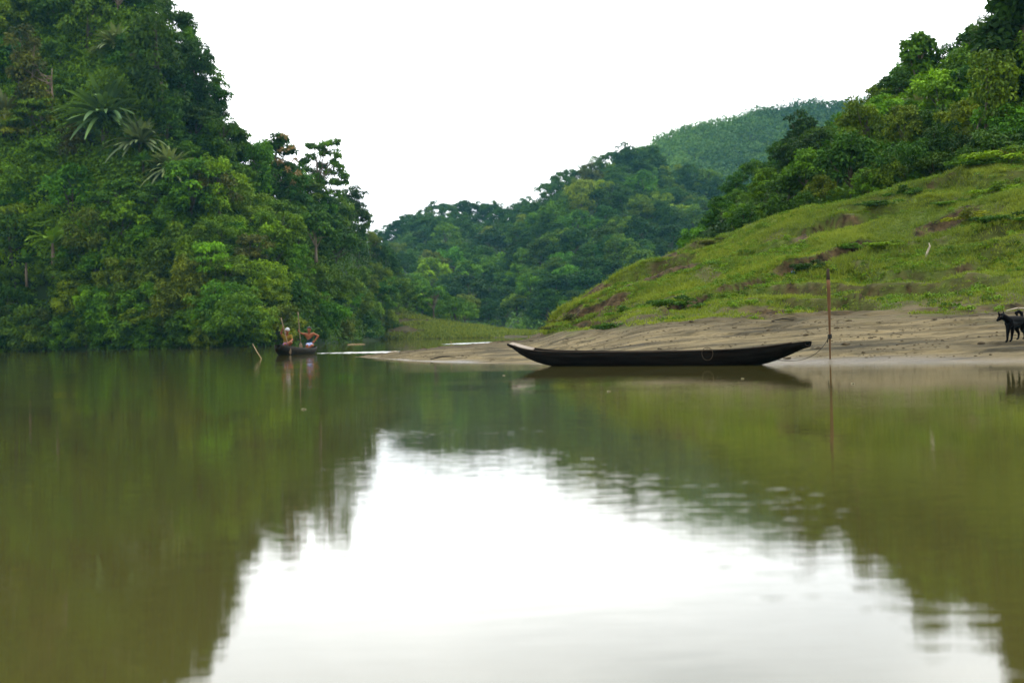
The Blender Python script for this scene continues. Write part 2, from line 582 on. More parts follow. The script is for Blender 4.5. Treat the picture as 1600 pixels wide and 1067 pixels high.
sc1 = 0 * T
for sc_ in ((1205, 428, 1362, 381, 6, .6), (1420, 372, 1530, 330, 8, .5), (1010, 440, 1100, 412, 6, .4), (880, 500, 985, 462, 9, .5), (1030, 487, 1110, 470, 6, .35), (1320, 470, 1440, 450, 4, .2), (1180, 494, 1330, 489, 3, .22), (1330, 490, 1620, 479, 4, .25),
            (1240, 372, 1330, 345, 6, .35), (1120, 455, 1200, 438, 5, .3)):
    if sc_[0] != 1195:
        sc_ = (*sc_[:4], sc_[4] * .5, sc_[5] * .6)
    dz_, so_m = scarp(*sc_)
    Z = Z + slope * dz_ + (1 - slope) * beach * dz_ * .6
    sc1 = np.maximum(sc1, so_m)
end_scar = (1 - sstep(925, 1010, px_g + 1.2 * (py_g - 480))) * sstep(4.0, 4.3, T)
soil = np.clip(riser * amp * .5 + sc1 + .95 * end_scar * sstep(.36, .50, fbm(Xb * .9, D * .9, None, 3, 53)) + .7 * sstep(.57, .70, fbm(Xb * .7, D * .5, None, 5, 52)), 0, 1) * sstep(3.9, 4.1, T)
edge = T + 1.0 * (fbm(Xb * .45, D * .7, None, 4, 61) - .5) + .9 * (fbm(Xb * 1.8, D * 2.6, None, 3, 64) - .5)
grass = sstep(3.75, 4.15, edge) * (1 - soil * (.55 + .45 * sstep(.35, .6, fbm(Xb * 2.2, D * 2.2, None, 3, 96)))) * sstep(rb_u[7] - 2, rb_u[7] + 12, us)[None]
thin = .35 + .65 * sstep(4.1, 5.1, edge + .8 * (fbm(Xb * 1.5, D * 1.5, None, 3, 62) - .5))
bare = np.maximum(sc1 * sstep(.25, .45, fbm(Xb * 1.5, D * 1.5, None, 3, 98)), .95 * end_scar * sstep(.36, .50, fbm(Xb * .9, D * .9, None, 3, 53)))
grass_m = grass * thin * (1 - np.clip(bare, 0, 1))
soil_m = np.maximum(soil, sstep(3.8, 4.1, edge) * .55)
wet = 1 - sstep(2.02, 2.30, T + .4 * (vn(Xb * .4, D * .4, None, 63) - .5))
dn = fbm(Xb * .45, D * 1.5, None, 4, 91)
damp = np.maximum(sstep(2.34, 2.42, T + .35 * (dn - .5)) * (1 - sstep(2.74, 2.86, T + .35 * (dn - .5))) * sstep(1050, 1180, px_g) * (.55 + .45 * sstep(.34, .5, vn(Xb * .8, D * 3, None, 92))),
                  sstep(3.2, 3.75, T + .8 * (dn - .5)) * .5)
damp = np.maximum(damp, .6 * sstep(.56, .66, fbm(Xb * .35, D * 2.2, None, 4, 93)) * beach)
Z = Z + .16 * soil * (fbm(Xb * 3.2, D * 3.2, None, 3, 95) - .5)
bank_v = np.stack([Xb, D, Z], -1)
kind(add("river_bank", mesh("river_bank", bank_v.reshape(-1, 3), grid_faces(len(tk), len(us)), BANK, True,
                            dict(grass=grass_m.ravel(), soil=soil_m.ravel(), wet=wet.ravel(), damp=damp.ravel()))), 'structure')
px_g, py_g = proj(Xb, D, Z)
vis_rows = (T > 2.0) & (T < 7.6)


def on_bank(px, py):
    q = np.where(vis_rows, (px_g - px) ** 2 + (py_g - py) ** 2, 1e9)
    i = np.unravel_index(np.argmin(q), q.shape)
    return np.array(bank_v[i])


# wooded ridge behind the slope
RIGHT = [(1040, 68, 84, 390), (1080, 68, 100, 366), (1110, 68, 106, 332), (1150, 68, 112, 280), (1190, 67, 112, 243), (1230, 66, 112, 210), (1270, 65, 110, 176), (1330, 64, 106, 170), (1390, 63, 101, 135),
         (1420, 62, 97, 95), (1470, 61, 93, 88), (1540, 60, 88, 62), (1600, 60, 86, 40), (1700, 59, 84, 10), (2150, 58, 82, -60)]
cc = []
for px, d0, d1, py in RIGHT:
    u, e = uw(px, py)
    cc.append((uw(px, 300)[0], d0, d1, np.interp(uw(px, 300)[0], rb_u, kz[:, 8]) - .3, max(1.0, H + (e - 46) / F * d1)))
cc = np.array(cc)


def right_at(u, t, disp=True):
    u = np.asarray(u, float); t = np.asarray(t, float)
    a0, a1, z0, z1 = [np.interp(u, cc[:, 0], cc[:, k]) for k in (1, 2, 3, 4)]
    z1 = np.maximum(z1, z0 + .3)
    tt = np.clip(t, -.3, 1)
    d = a0 + (a1 - a0) * tt + np.clip(t - 1, 0, 1) * 50
    z = (z0 + (z1 - z0) * tt) * (1 - .4 * np.clip(t - 1, 0, 1))
    x = u / F * d
    z = z + 1.4 * (fbm(x / 8, d / 8, None, 3, 71) - .5) * sstep(0, .2, t)
    return np.stack([x, d, z], -1)


uu = np.linspace(cc[0, 0], cc[-1, 0], 130)
tt = np.concatenate([[-.25], np.linspace(0, 1, 40), np.linspace(1.1, 2, 8)])
U, TT = np.meshgrid(uu, tt)
kind(add("right_hill", mesh("right_hill", right_at(U, TT).reshape(-1, 3), grid_faces(len(tt), len(uu)), EARTH, True)), 'structure')


# ------------------------------------------------------------------ foliage
def unit(a):
    return a / (np.linalg.norm(a, axis=-1, keepdims=True) + 1e-9)


def leaf_quads(pos, dr, nr, ln, wd):
    side = unit(np.cross(dr, nr))
    ln, wd = np.asarray(ln)[:, None], np.asarray(wd)[:, None]
    a = pos
    m = pos + dr * ln * .45 + nr * ln * .10
    c = pos + dr * ln - nr * ln * .12
    v = np.stack([a, m + side * wd / 2, c, m - side * wd / 2], 1).reshape(-1, 3)
    return v, np.arange(len(v)).reshape(-1, 4)


def clump_leaves(cent, rad, n_each, ln, r, up=.35, flat=.7, hang=.25):
    """leaf positions, directions, normals spread over domed clumps; cent (K,3), rad (K,)"""
    K = len(cent)
    o = unit(r.normal(size=(K * n_each, 3)))
    o[:, 2] = np.where(o[:, 2] < -.35, -o[:, 2], o[:, 2])
    c = np.repeat(cent, n_each, 0)
    R = np.repeat(rad, n_each)
    k = R * (.55 + .5 * r.random(len(R)))
    pos = c + o * k[:, None] * np.array([1, 1, flat])
    nr = unit(o + np.array([0, 0, up]) + .75 * r.normal(size=o.shape))
    tip = unit(o * np.array([1, 1, .3]) + np.array([0, 0, -hang]) + .6 * r.normal(size=o.shape))
    tip = unit(tip - nr * (tip * nr).sum(1)[:, None])
    l = ln * (.6 + .8 * r.random(len(R)))
    tint = np.clip(np.repeat(r.random(K), n_each) * .7 + .3 * r.random(len(R)), 0, 1)
    return pos, tip, nr, l, tint


def crown_mesh(name, R, n_cl, n_each, ln, seed, z0, lobes=.35, up=.35, flat=.7, wd=.5, rc=(.26, .42), hang=.25, low=-.45, material=None, cent=None, rad=None):
    r = np.random.default_rng(seed)
    R = np.array(R, float)
    if cent is None:
        o = unit(r.normal(size=(n_cl * 3, 3)))
        o = o[o[:, 2] > low][:n_cl]
        lob = 1 + lobes * (2 * vn(o[:, 0] * 1.8 + 5, o[:, 1] * 1.8 + 9, o[:, 2] * 1.8 + 7, seed) - 1)
        q = (.45 + .5 * r.random(len(o)) ** .5) * lob
        cent = o * q[:, None] * R + np.array([0, 0, z0])
        rad = R.mean() * (rc[0] + (rc[1] - rc[0]) * r.random(len(o)))
    pos, tip, nr, l, tint = clump_leaves(cent, rad, n_each, ln, r, up, flat, hang)
    v, f = leaf_quads(pos, tip, nr, l, l * wd * (.8 + .4 * r.random(len(l))))
    return mesh(name, v, f, material or LEAF, False, dict(tint=np.repeat(tint, 4))), cent, rad


def trunk_mesh(name, z_top, r0, cent, seed, material=None, n_limb=7, lean=.08, low=.35):
    r = np.random.default_rng(seed)
    k = 7
    t = np.linspace(0, 1, k)
    wob = np.cumsum(r.normal(size=(k, 2)) * lean * z_top / k, 0)
    main = np.stack([wob[:, 0], wob[:, 1], t * z_top], 1)
    main[0, :2] = 0
    parts = [tube(main, r0 * (1.25 - .95 * t) * np.where(t < .08, 1.25, 1), 7)]
    pick = r.permutation(len(cent))[:n_limb]
    for c in cent[pick]:
        s = low + (1 - low) * r.random() * .8
        p0 = np.array([np.interp(s, t, main[:, j]) for j in range(3)])
        mid = (p0 + c) / 2 + np.array([0, 0, -.08 * np.linalg.norm(c - p0)]) + r.normal(size=3) * .06 * z_top
        q = np.linspace(0, 1, 5)[:, None]
        cur = (1 - q) ** 2 * p0 + 2 * q * (1 - q) * mid + q * q * c
        parts.append(tube(cur, r0 * .5 * (1.05 - .85 * q[:, 0]), 5))
    v, f = merge(parts)
    v[:, 2] -= 0.0
    return mesh(name, v, f, material or BARK, True)


PLANTS = {}


def proto(key, crown, trunk):
    PLANTS[key] = (crown, trunk)


for k in range(6):            # rounded broadleaf trees, unit size about 3 m crown radius, 7 m tall
    R = [(2.9, 2.9, 2.5), (2.6, 2.6, 3.0), (3.2, 3.0, 2.2), (2.4, 2.5, 3.3), (3.0, 2.7, 2.6), (2.7, 3.1, 2.4)][k]
    me, ce, ra = crown_mesh("broadleaf_crown", R, 46, 84, .36, 100 + k, 4.6, .45, up=.75, flat=.72, rc=(.19, .31))
    proto(('round', k), me, trunk_mesh("broadleaf_trunk", 5.0, .16, ce, 130 + k))
for k in range(3):            # layered crowns with visible trunk
    r = np.random.default_rng(300 + k)
    ce = np.concatenate([np.stack([r.uniform(-2.6, 2.6, 9) * (1 - .2 * j), r.uniform(-2.6, 2.6, 9) * (1 - .2 * j), np.full(9, 4.6 + 1.05 * j) + r.uniform(-.4, .4, 9)], 1) for j in range(3)])
    ra = r.uniform(.7, 1.15, len(ce))
    me, ce, ra = crown_mesh("layered_crown", (1, 1, 1), 0, 95, .38, 310 + k, 0, flat=.42, cent=ce, rad=ra, up=.7)
    proto(('layer', k), me, trunk_mesh("layered_trunk", 5.6, .15, ce, 320 + k, BARK, 12))
for k in range(4):            # soft waterside shrubs, fine leaves, foliage down to the ground
    R = [(2.6, 2.4, 2.1), (2.2, 2.5, 2.5), (2.9, 2.5, 1.8), (2.1, 2.1, 2.7)][k]
    me, ce, ra = crown_mesh("shrub_foliage", R, 46, 95, .30, 400 + k, 1.7, .35, up=.7, flat=.8, wd=.36, rc=(.17, .28), low=-.75)
    proto(('shrub', k), me, trunk_mesh("shrub_stem", 2.4, .07, ce, 430 + k, n_limb=9, lean=.2, low=.05))
for k in range(3):            # tall, narrow, vine-draped
    r = np.random.default_rng(500 + k)
    m = 40
    zz = r.uniform(.6, 8.2, m)
    wv = 1.7 * np.sqrt(np.clip(1 - ((zz - 4.6) / 4.6) ** 2, .08, 1))
    th = r.uniform(0, 6.28, m)
    ce = np.stack([np.cos(th) * wv * r.uniform(.4, 1, m), np.sin(th) * wv * r.uniform(.4, 1, m), zz], 1)
    me, ce, ra = crown_mesh("vine_clad_crown", (1, 1, 1), 0, 95, .36, 510 + k, 0, flat=1.15, cent=ce, rad=r.uniform(.55, .95, m), hang=.9)
    proto(('vine', k), me, trunk_mesh("vine_clad_trunk", 7.6, .2, ce, 520 + k, n_limb=8))
for k in range(2):            # airy sparse crowns
    me, ce, ra = crown_mesh("airy_crown", (2.5, 2.5, 2.4), 22, 60, .38, 600 + k, 5.6, .5, rc=(.2, .32), flat=.5, up=.6)
    proto(('airy', k), me, trunk_mesh("airy_trunk", 6.6, .13, ce, 620 + k, PALEBARK, 20, low=.5))


def ribbon(p0, dirv, length, width, droop, nseg=6, fold=.18, pointed=.5):
    """a blade: three verts per section along an arching midrib"""
    dirv = dirv / np.linalg.norm(dirv)
    hor = np.array([dirv[0], dirv[1], 0]); hor /= np.linalg.norm(hor) + 1e-6
    side = np.array([-hor[1], hor[0], 0])
    q = np.linspace(0, 1, nseg + 1)
    mid = p0 + dirv * (q * length)[:, None] + np.array([0, 0, -1.0]) * (droop * length * q ** 2)[:, None]
    wq = width * np.sin(np.pi * np.clip(q * .93 + .05, 0, 1)) ** pointed
    wq[0] *= .4
    up = np.array([0, 0, 1.0])
    l = mid + side * wq[:, None] / 2 + up * (wq * fold)[:, None]
    r = mid - side * wq[:, None] / 2 + up * (wq * fold)[:, None]
    v = np.stack([l, mid, r], 1).reshape(-1, 3)
    return v, grid_faces(nseg + 1, 3)


def blades_mesh(name, specs, material):
    parts, ti = [], []
    for (p0, d, ln, wd, dr, tint, pt) in specs:
        v, f = ribbon(np.array(p0, float), np.array(d, float), ln, wd, dr, pointed=pt)
        parts.append((v, f)); ti.append(np.full(len(v), tint))
    v, f = merge(parts)
    return mesh(name, v, f, material, True, dict(tint=np.concatenate(ti)))


def fan_specs(r, n, ln, wd, droop, el=(.1, 1.45), base=.15, z=.5, pt=.6):
    s = []
    for k in range(n):
        a = r.uniform(0, 6.283); e = r.uniform(*el)
        d = np.array([math.cos(a) * math.cos(e), math.sin(a) * math.cos(e), math.sin(e)])
        s.append((d * base + np.array([0, 0, z]), d, ln * r.uniform(.75, 1.15), wd * r.uniform(.8, 1.2), droop * r.uniform(.5, 1.4), r.random(), pt))
    return s


for k in range(3):            # big rosette palms
    r = np.random.default_rng(700 + k)
    proto(('palm', k), blades_mesh("palm_fronds", fan_specs(r, 105, 3.3, .36, .42, (-.1, 1.5), .2, 1.2), FROND),
          mesh("palm_stem", *tube([(0, 0, -.6), (0.03, 0, .4), (0, .05, 1.3)], [.26, .22, .16], 8), BARK, True))
for k in range(2):            # banana plants
    r = np.random.default_rng(720 + k)
    proto(('banana', k), blades_mesh("banana_leaves", fan_specs(r, 13, 2.1, .52, .42, (.25, 1.35), .1, 1.9, .5), FROND),
          mesh("banana_stem", *tube([(0, 0, -.3), (0.02, 0, 1.0), (0, .03, 2.1)], [.14, .12, .07], 8), PALEBARK, True))

GREENS = dict(dark=(.032, .090, .008), deep=(.019, .056, .008), mid=(.064, .158, .008), bright=(.120, .225, .008), olive=(.083, .154, .012), yellow=(.15, .19, .012), brown=(.072, .090, .024), grey=(.115, .18, .065))
ADJ = dict(dark='dark green', deep='very dark green', mid='mid green', bright='bright green', olive='olive green', yellow='yellowish green', brown='brownish', grey='grey green')
NAMES = dict(round='broadleaf_tree', layer='spreading_tree', shrub='riverside_shrub', vine='vine_clad_tree', airy='airy_tree', palm='fan_palm', banana='banana_plant')
CHILD = dict(round=('crown', 'trunk'), layer=('crown', 'trunk'), shrub=('foliage', 'stem'), vine=('crown', 'trunk'), airy=('crown', 'trunk'), palm=('fronds', 'stem'), banana=('leaf_rosette', 'stem'))
FORM = dict(round='rounded tree', layer='spreading tree', shrub='soft shrub', vine='vine-draped tree', airy='thin airy tree', palm='fan palm', banana='banana plant')
CAT = dict(shrub='shrub', palm='palm', banana='banana plant')
RECORDS = []                  # things awaiting their labels


def plant(form, k, loc, sc, tone, group, zone, rz=None, squash=1.0, tilt=0.0, name=None, stem=True):
    crown, trunk = PLANTS[(form, k)]
    r = empty(name or NAMES[form], loc, random.uniform(0, 6.28) if rz is None else rz, (sc, sc, sc * squash))
    if tilt:
        r.rotation_euler = (random.uniform(-tilt, tilt), random.uniform(-tilt, tilt), r.rotation_euler[2])
    j = np.array([random.uniform(.82, 1.2), random.uniform(.86, 1.16), random.uniform(.8, 1.2)])
    col = np.array(GREENS[tone]) * j if isinstance(tone, str) else np.array(tone) * j
    add(CHILD[form][0], crown, r, color=col)
    if stem:
        add(CHILD[form][1], trunk, r)
    r['category'] = CAT.get(form, 'tree')
    r['group'] = group
    h = {'round': 6.5, 'layer': 7, 'shrub': 3.4, 'vine': 8.5, 'airy': 7.5, 'palm': 3, 'banana': 3.3}[form] * sc
    q = proj(loc[0], loc[1], loc[2] + h * .6)
    RECORDS.append(dict(o=r, form=form, tone=tone if isinstance(tone, str) else 'mid', px=q[0], py=q[1], h=h, zone=zone))
    return r


def pick(wts):
    k = list(wts)
    return random.choices(k, [wts[i] for i in k])[0]


def scatter(at, u_rng, t_rng, n_try, rad_m, choose, spacing, cap, group, zone, taken, keep=None):
    """plant trees over a hill, spaced in proportion to their size"""
    made = 0
    for _ in range(n_try):
        if made >= cap:
            break
        u = random.uniform(*u_rng); t = random.uniform(*t_rng)
        p = at(u, t).ravel()
        px, py = proj(*p)
        if keep and not keep(px, py, t):
            continue
        rm = random.uniform(*rad_m)
        if zone == 'right' and px < 1240:
            rm = min(rm, 1.35) * .9
        if zone == 'right':
            rm = min(rm, 1.5 if t > .65 else 1.75)
        rp = rm / p[1] * F
        cx, cyy = px, py - rp * .9
        if any((cx - a) ** 2 + ((cyy - c) * 1.15) ** 2 < (spacing * (rp + q)) ** 2 for a, c, q in taken):
            continue
        taken.append((cx, cyy, rp))
        form, tone = choose(px, py, t)
        k = random.choice([q[1] for q in PLANTS if q[0] == form])
        base_r = {'round': 2.8, 'layer': 2.9, 'shrub': 2.6, 'vine': 2.2, 'airy': 2.6, 'palm': 3, 'banana': 2}[form]
        sink = (1.35 if zone in ('right', 'left') and t > .84 else 1) * {'right': .95, 'farl': 1.45, 'mid': 1.45}.get(zone, 1.1) * {'round': 1.7, 'layer': 2.3, 'airy': 1.2, 'vine': .6, 'shrub': .3}.get(form, .2) * rm / base_r
        plant(form, k, p - np.array([0, 0, sink]), rm / base_r, tone, group, zone, squash=random.uniform(.85, 1.2), tilt=.12)
        made += 1
    return made


# left hill ------------------------------------------------------------------
taken = []
ZL = 'left'
GL = 'trees and shrubs on the steep left bank'


def left_special(form, k, px, py, sc, tone, off=0.0, t_guess=None, squash=1.0, stem=True):
    """stand a plant on the left hill where it is seen in the photo"""
    ts = np.linspace(0, 1.05, 200)
    best = None
    u0 = uw(px, py)[0]
    p = left_at(np.full(200, u0), ts)
    q = proj(p[:, 0], p[:, 1], p[:, 2])
    i = int(np.argmin(abs(q[1] - py)))
    pt = p[i] + unit(np.array([-p[i][0] * 0, -p[i][1], 0.0])) * off
    plant(form, k, pt - np.array([0, 0, {'palm': .7, 'banana': .9}.get(form, 0) * sc]), sc, tone, GL, ZL, squash=squash, stem=stem)
    taken.append((px, py - 25 * sc, (58 if form == 'palm' else 44) * sc))
    taken.append((px, py + 45 * sc, 40 * sc))
    return pt


left_special('palm', 0, 172, 200, 1.75, 'grey', 1.8)
left_special('palm', 1, 226, 236, 1.2, 'grey', 1.6)
left_special('palm', 2, 186, 84, 1.0, 'grey', 1.5)
left_special('palm', 1, 14, 196, 1.2, 'grey', 1.5)
left_special('palm', 2, 272, 278, 1.0, 'grey', 1.5)
left_special('palm', 0, 318, 292, .95, 'mid', 1.5)
left_special('palm', 1, 232, 262, .5, 'mid', 2.0)
left_special('banana', 0, 98, 408, 1.55, 'bright', 3.0)
left_special('banana', 1, 55, 428, 1.1, 'mid', 2.6)


def left_choice(px, py, t):
    if t > .84:
        return pick(dict(round=6, shrub=1.5)), pick(dict(deep=3, dark=4, mid=2.2, olive=.6))
    if py > 430 and random.random() < .75 or (py > 400 and px < 300 and random.random() < .6):
        return 'shrub', pick(dict(olive=5, mid=3, bright=1.2, brown=.08))
    if px > 480:
        return pick(dict(round=6, vine=1.5, layer=1)), pick(dict(deep=3, dark=4, mid=2.5, olive=.8))
    if py < 330 and px > 170:
        return pick(dict(round=6, vine=2, airy=.5)), pick(dict(deep=4, dark=4, mid=1.6, olive=.5))
    if px < 140 and 200 < py < 400:
        return pick(dict(round=5, layer=1, shrub=3)), pick(dict(bright=3, olive=3, mid=2, yellow=1, brown=.5))
    return pick(dict(round=6, layer=1.6, vine=1.6, shrub=1.6)), pick(dict(mid=5, bright=2.5, dark=2.2, olive=1.5, brown=.35))


def left_keep(px, py, t):
    if 35 < px < 235 and 70 < py < 385 and t < .93:      # the creeper-covered face keeps few trees
        return random.random() < .30
    return px > -150


nl = scatter(left_at, (uw(-150, 300)[0], uw(668, 300)[0]), (.90, 1.0), 2500, (1.8, 3.0), lambda a, c, t: left_choice(a, c, t), .38, 62, GL, ZL, taken, left_keep)
nl += scatter(left_at, (uw(-150, 525)[0], uw(668, 525)[0]), (-.005, .05), 3000, (1.7, 2.9), lambda a, c, t: ('shrub', pick(dict(olive=5, mid=3, bright=.8, dark=2, brown=.1))), .33, 56, GL, ZL, taken)
nl += scatter(left_at, (uw(-150, 300)[0], uw(668, 300)[0]), (.05, .92), 9000, (1.6, 3.3), left_choice, .335, 210, GL, ZL, taken, left_keep)


# two tall skyline trees on the left hill, clump by clump
def clump_tree(name, dist, foot, clumps, tone, seed, label, blossom=(), group=None, n_each=110, flat=.6):
    r = np.random.default_rng(seed)
    s = dist / F
    clumps = [c_ for x, y, q in clumps for c_ in ([(x, y, q)] + [(x + r.uniform(-.9, .9) * q, y + r.uniform(-.7, .7) * q, q * r.uniform(.45, .7)) for _ in range(2)])]
    b = np.array(P(foot[0], foot[1], dist))
    ce = np.array([np.array(P(x, y, dist + r.uniform(-1, 1) * q * s * 1.3)) - b for x, y, q in clumps])
    ra = np.array([q * s for x, y, q in clumps])
    root = empty(name, b)
    me, _, _ = crown_mesh(name + "_crown", (1, 1, 1), 0, int(n_each * 1.0), .40, seed, 0, cent=ce, rad=ra * 1.05, flat=max(flat, .8), up=.5)
    add('crown', me, root, color=GREENS[tone])
    top = ce[:, 2].max()
    add('trunk', trunk_mesh(name + "_trunk", top * .86, .14, ce, seed + 1, PALEBARK, len(ce), lean=.05, low=.3), root)
    if blossom:
        ce2 = np.array([np.array(P(x, y, dist - 1.2)) - b for x, y, q in blossom])
        me, _, _ = crown_mesh(name + "_blossom", (1, 1, 1), 0, 26, .34, seed + 5, 0, cent=ce2, rad=np.array([q * s for _, _, q in blossom]), flat=.7, material=BLOSSOM)
        add('blossom', me, root, color=(.30, .215, .10))
    tag(root, label, 'tree', group)
    return root


clump_tree('flowering_tree', 161, (428, 330), [(434, 214, 9), (443, 221, 8), (431, 228, 10), (418, 226, 9), (413, 238, 10), (428, 242, 14), (444, 238, 11), (457, 238, 8), (420, 255, 14), (437, 258, 14),
           (452, 262, 11), (412, 268, 12), (430, 275, 17), (448, 282, 15), (420, 290, 15), (462, 285, 10), (437, 298, 16)], 'dark', 811, 'tall dark skyline tree with peach blossom tufts above the far boat',
           [(444, 214, 6), (456, 233, 7), (441, 236, 5), (432, 254, 6), (450, 267, 6), (466, 271, 5), (461, 250, 4), (458, 286, 5), (438, 254, 5)])
clump_tree('airy_tree', 178, (497, 345), [(508, 226, 9), (521, 224, 7), (496, 232, 9), (483, 228, 4), (523, 240, 9), (509, 240, 8), (486, 246, 9), (474, 257, 9), (519, 256, 8), (528, 262, 8), (505, 262, 5), (534, 273, 8),
           (517, 272, 8), (493, 270, 9), (481, 266, 7), (536, 286, 9), (522, 286, 8), (503, 284, 7), (488, 284, 10), (530, 302, 10), (512, 304, 10), (478, 288, 11), (495, 300, 10), (540, 278, 5)], 'mid', 821, 'tall airy skyline tree with sky showing through its open crown', n_each=70, flat=.5)
clump_tree('bare_trunk_tree', 150, (494, 410), [(492, 352, 12), (506, 358, 13), (478, 356, 12), (498, 340, 12), (485, 343, 10)], 'dark', 831, 'small dark crowned tree with a bare reddish trunk above the boatmen')

def bank_dist(px, py):
    ts = np.linspace(0, 1.05, 200)
    p = left_at(np.full(200, uw(px, py)[0]), ts)
    q = proj(p[:, 0], p[:, 1], p[:, 2])
    return float(p[int(np.argmin(abs(q[1] - py))), 1])


clump_tree('hanging_vines', bank_dist(48, 190) - 2.2, (50, 205), [(30, 60, 15), (42, 75, 16), (36, 95, 15), (50, 100, 15), (44, 120, 15), (56, 128, 13), (40, 145, 13), (52, 152, 13), (48, 175, 12), (28, 118, 13)], 'brown', 871,
           'brown curtain of dead vines hanging high on the steep bank', n_each=120, flat=1.4)
clump_tree('hanging_vines', bank_dist(70, 185) - 2.0, (82, 195), [(38, 100, 9), (46, 112, 10), (54, 126, 10), (60, 140, 10), (66, 152, 10), (72, 164, 10), (77, 176, 9), (81, 188, 7)], 'yellow', 872,
           'yellowish strip of trailing vines slanting down beside the dead brown vines', n_each=120, flat=1.0)

# right ridge --------------------------------------------------------------------
taken = []
GR = 'trees on the wooded ridge above the grass slope'


def right_choice(px, py, t):
    if px > 1430 and random.random() < .12:
        return 'palm', 'grey'
    if py < 140 and random.random() < .08:
        return 'airy', pick(dict(mid=2, olive=2))
    if px < 1260 or t > .72:
        return pick(dict(round=5, shrub=4)), pick(dict(dark=4, deep=2, mid=4, olive=2))
    return pick(dict(round=6, vine=1.3 if t < .45 else 0, layer=.3, shrub=2.5)), pick(dict(dark=4, deep=2, mid=4, olive=2.2, bright=1.2, brown=.12))


nr_ = scatter(right_at, (uw(1085, 300)[0], uw(1690, 300)[0]), (.86, 1.0), 1500, (1.2, 1.9), right_choice, .38, 46, GR, 'right', taken)
nr_ += scatter(right_at, (uw(1095, 300)[0], uw(1690, 300)[0]), (-.02, .06), 1500, (.8, 1.6), lambda a, c, t: (pick(dict(shrub=3, round=3)), pick(dict(dark=4, deep=3, mid=3, olive=1))), .42, 34, GR, 'right', taken)
nr_ += scatter(right_at, (uw(1085, 300)[0], uw(1690, 300)[0]), (.05, .88), 6000, (.9, 2.0), right_choice, .345, 150, GR, 'right', taken)
clump_tree('skyline_tree', 92, (1436, 175), [(1436, 66, 14), (1424, 78, 12), (1446, 76, 12), (1420, 90, 10), (1438, 90, 12), (1450, 94, 10), (1428, 104, 14), (1444, 108, 14)], 'mid', 841, 'pale small crowned tree standing clear on the right ridge skyline', n_each=80)
clump_tree('skyline_tree', 90, (1512, 160), [(1508, 62, 12), (1520, 56, 11), (1532, 50, 8), (1541, 51, 6), (1500, 78, 14), (1515, 84, 16), (1528, 76, 10), (1504, 100, 16), (1520, 106, 16)], 'dark', 851, 'dark wind-bent skyline tree beside the big dark tree', n_each=90)
r = np.random.default_rng(861)
cl = [(1630 + r.uniform(-1, 1) * (30 + 58 * math.sin(math.pi * (k + 4) / 64)), -40 + 4.4 * k, r.uniform(14, 24)) for k in range(54)]
clump_tree('vine_clad_tree', 66, (1628, 262), cl, 'deep', 862, 'huge dark vine-draped tree cut off by the picture edge above the dog', n_each=170, flat=1.0)

# far hills ----------------------------------------------------------------------
GF = 'trees on the hazy far hills'
taken = []


def far_choice(px, py, t):
    return pick(dict(round=7, shrub=2.5)), pick(dict(dark=3, mid=5, olive=2.0, deep=2, bright=1.2, brown=.12))


nf = scatter(farl_at, (uw(575, 400)[0], uw(850, 400)[0]), (.92, 1.0), 1500, (3.2, 5.0), far_choice, .42, 34, GF, 'farl', taken)
nf += scatter(farl_at, (uw(600, 400)[0], uw(860, 400)[0]), (.02, .92), 4000, (3.0, 5.0), far_choice, .42, 70, GF, 'farl', taken)
taken2 = []
nf += scatter(mid_at, (uw(815, 400)[0], uw(1130, 400)[0]), (.92, 1.0), 1500, (3.0, 4.8), far_choice, .40, 40, GF, 'mid', taken2)
nf += scatter(mid_at, (uw(800, 400)[0], uw(1200, 400)[0]), (.03, .92), 6000, (2.8, 4.8), far_choice, .40, 150, GF, 'mid', taken2)
# a lighter stand of trees on the far bank itself
taken3 = []
nb = scatter(fb_at, (uw(632, 480)[0], uw(735, 480)[0]), (1.02, 1.25), 800, (2.2, 3.4), lambda a, c, t: (pick(dict(round=4, layer=2, airy=.6)), pick(dict(bright=2, olive=3, mid=3))), .34, 20, 'light trees on the far river bank', 'bank', taken3)
print('planted', nl, nr_, nf, nb)


# past 300 broadleaf trees the smallest on the far hills fuse into one mass of wood
rounds = sorted([q for q in RECORDS if q['form'] == 'round'], key=lambda q: -q['h'] / q['o'].location[1])
fuse = [q for q in rounds[290:] if q['zone'] in ('farl', 'mid')]
vs_, ts_ = [], []
for q in fuse:
    o_ = q['o']
    ch = o_.children[0]
    nvt = len(ch.data.vertices)
    co = np.empty(nvt * 3, np.float32); ch.data.vertices.foreach_get('co', co)
    ti_ = np.empty(nvt, np.float32); ch.data.attributes['tint'].data.foreach_get('value', ti_)
    m_ = np.array(Matrix.LocRotScale(o_.location, o_.rotation_euler, o_.scale))
    vs_.append(co.reshape(-1, 3) @ m_[:3, :3].T + m_[:3, 3])
    ts_.append(np.clip(ti_ * .8 + random.uniform(-.15, .3), 0, 1))
    for c_ in list(o_.children):
        bpy.data.objects.remove(c_)
    bpy.data.objects.remove(o_)
    RECORDS.remove(q)
if fuse:
    vs_ = np.concatenate(vs_)
    kind(add('far_wood', mesh('far_wood', vs_, np.arange(len(vs_)).reshape(-1, 4), LEAF, False, dict(tint=np.concatenate(ts_))), color=GREENS['dark']), 'stuff')
print('fused', len(fuse))

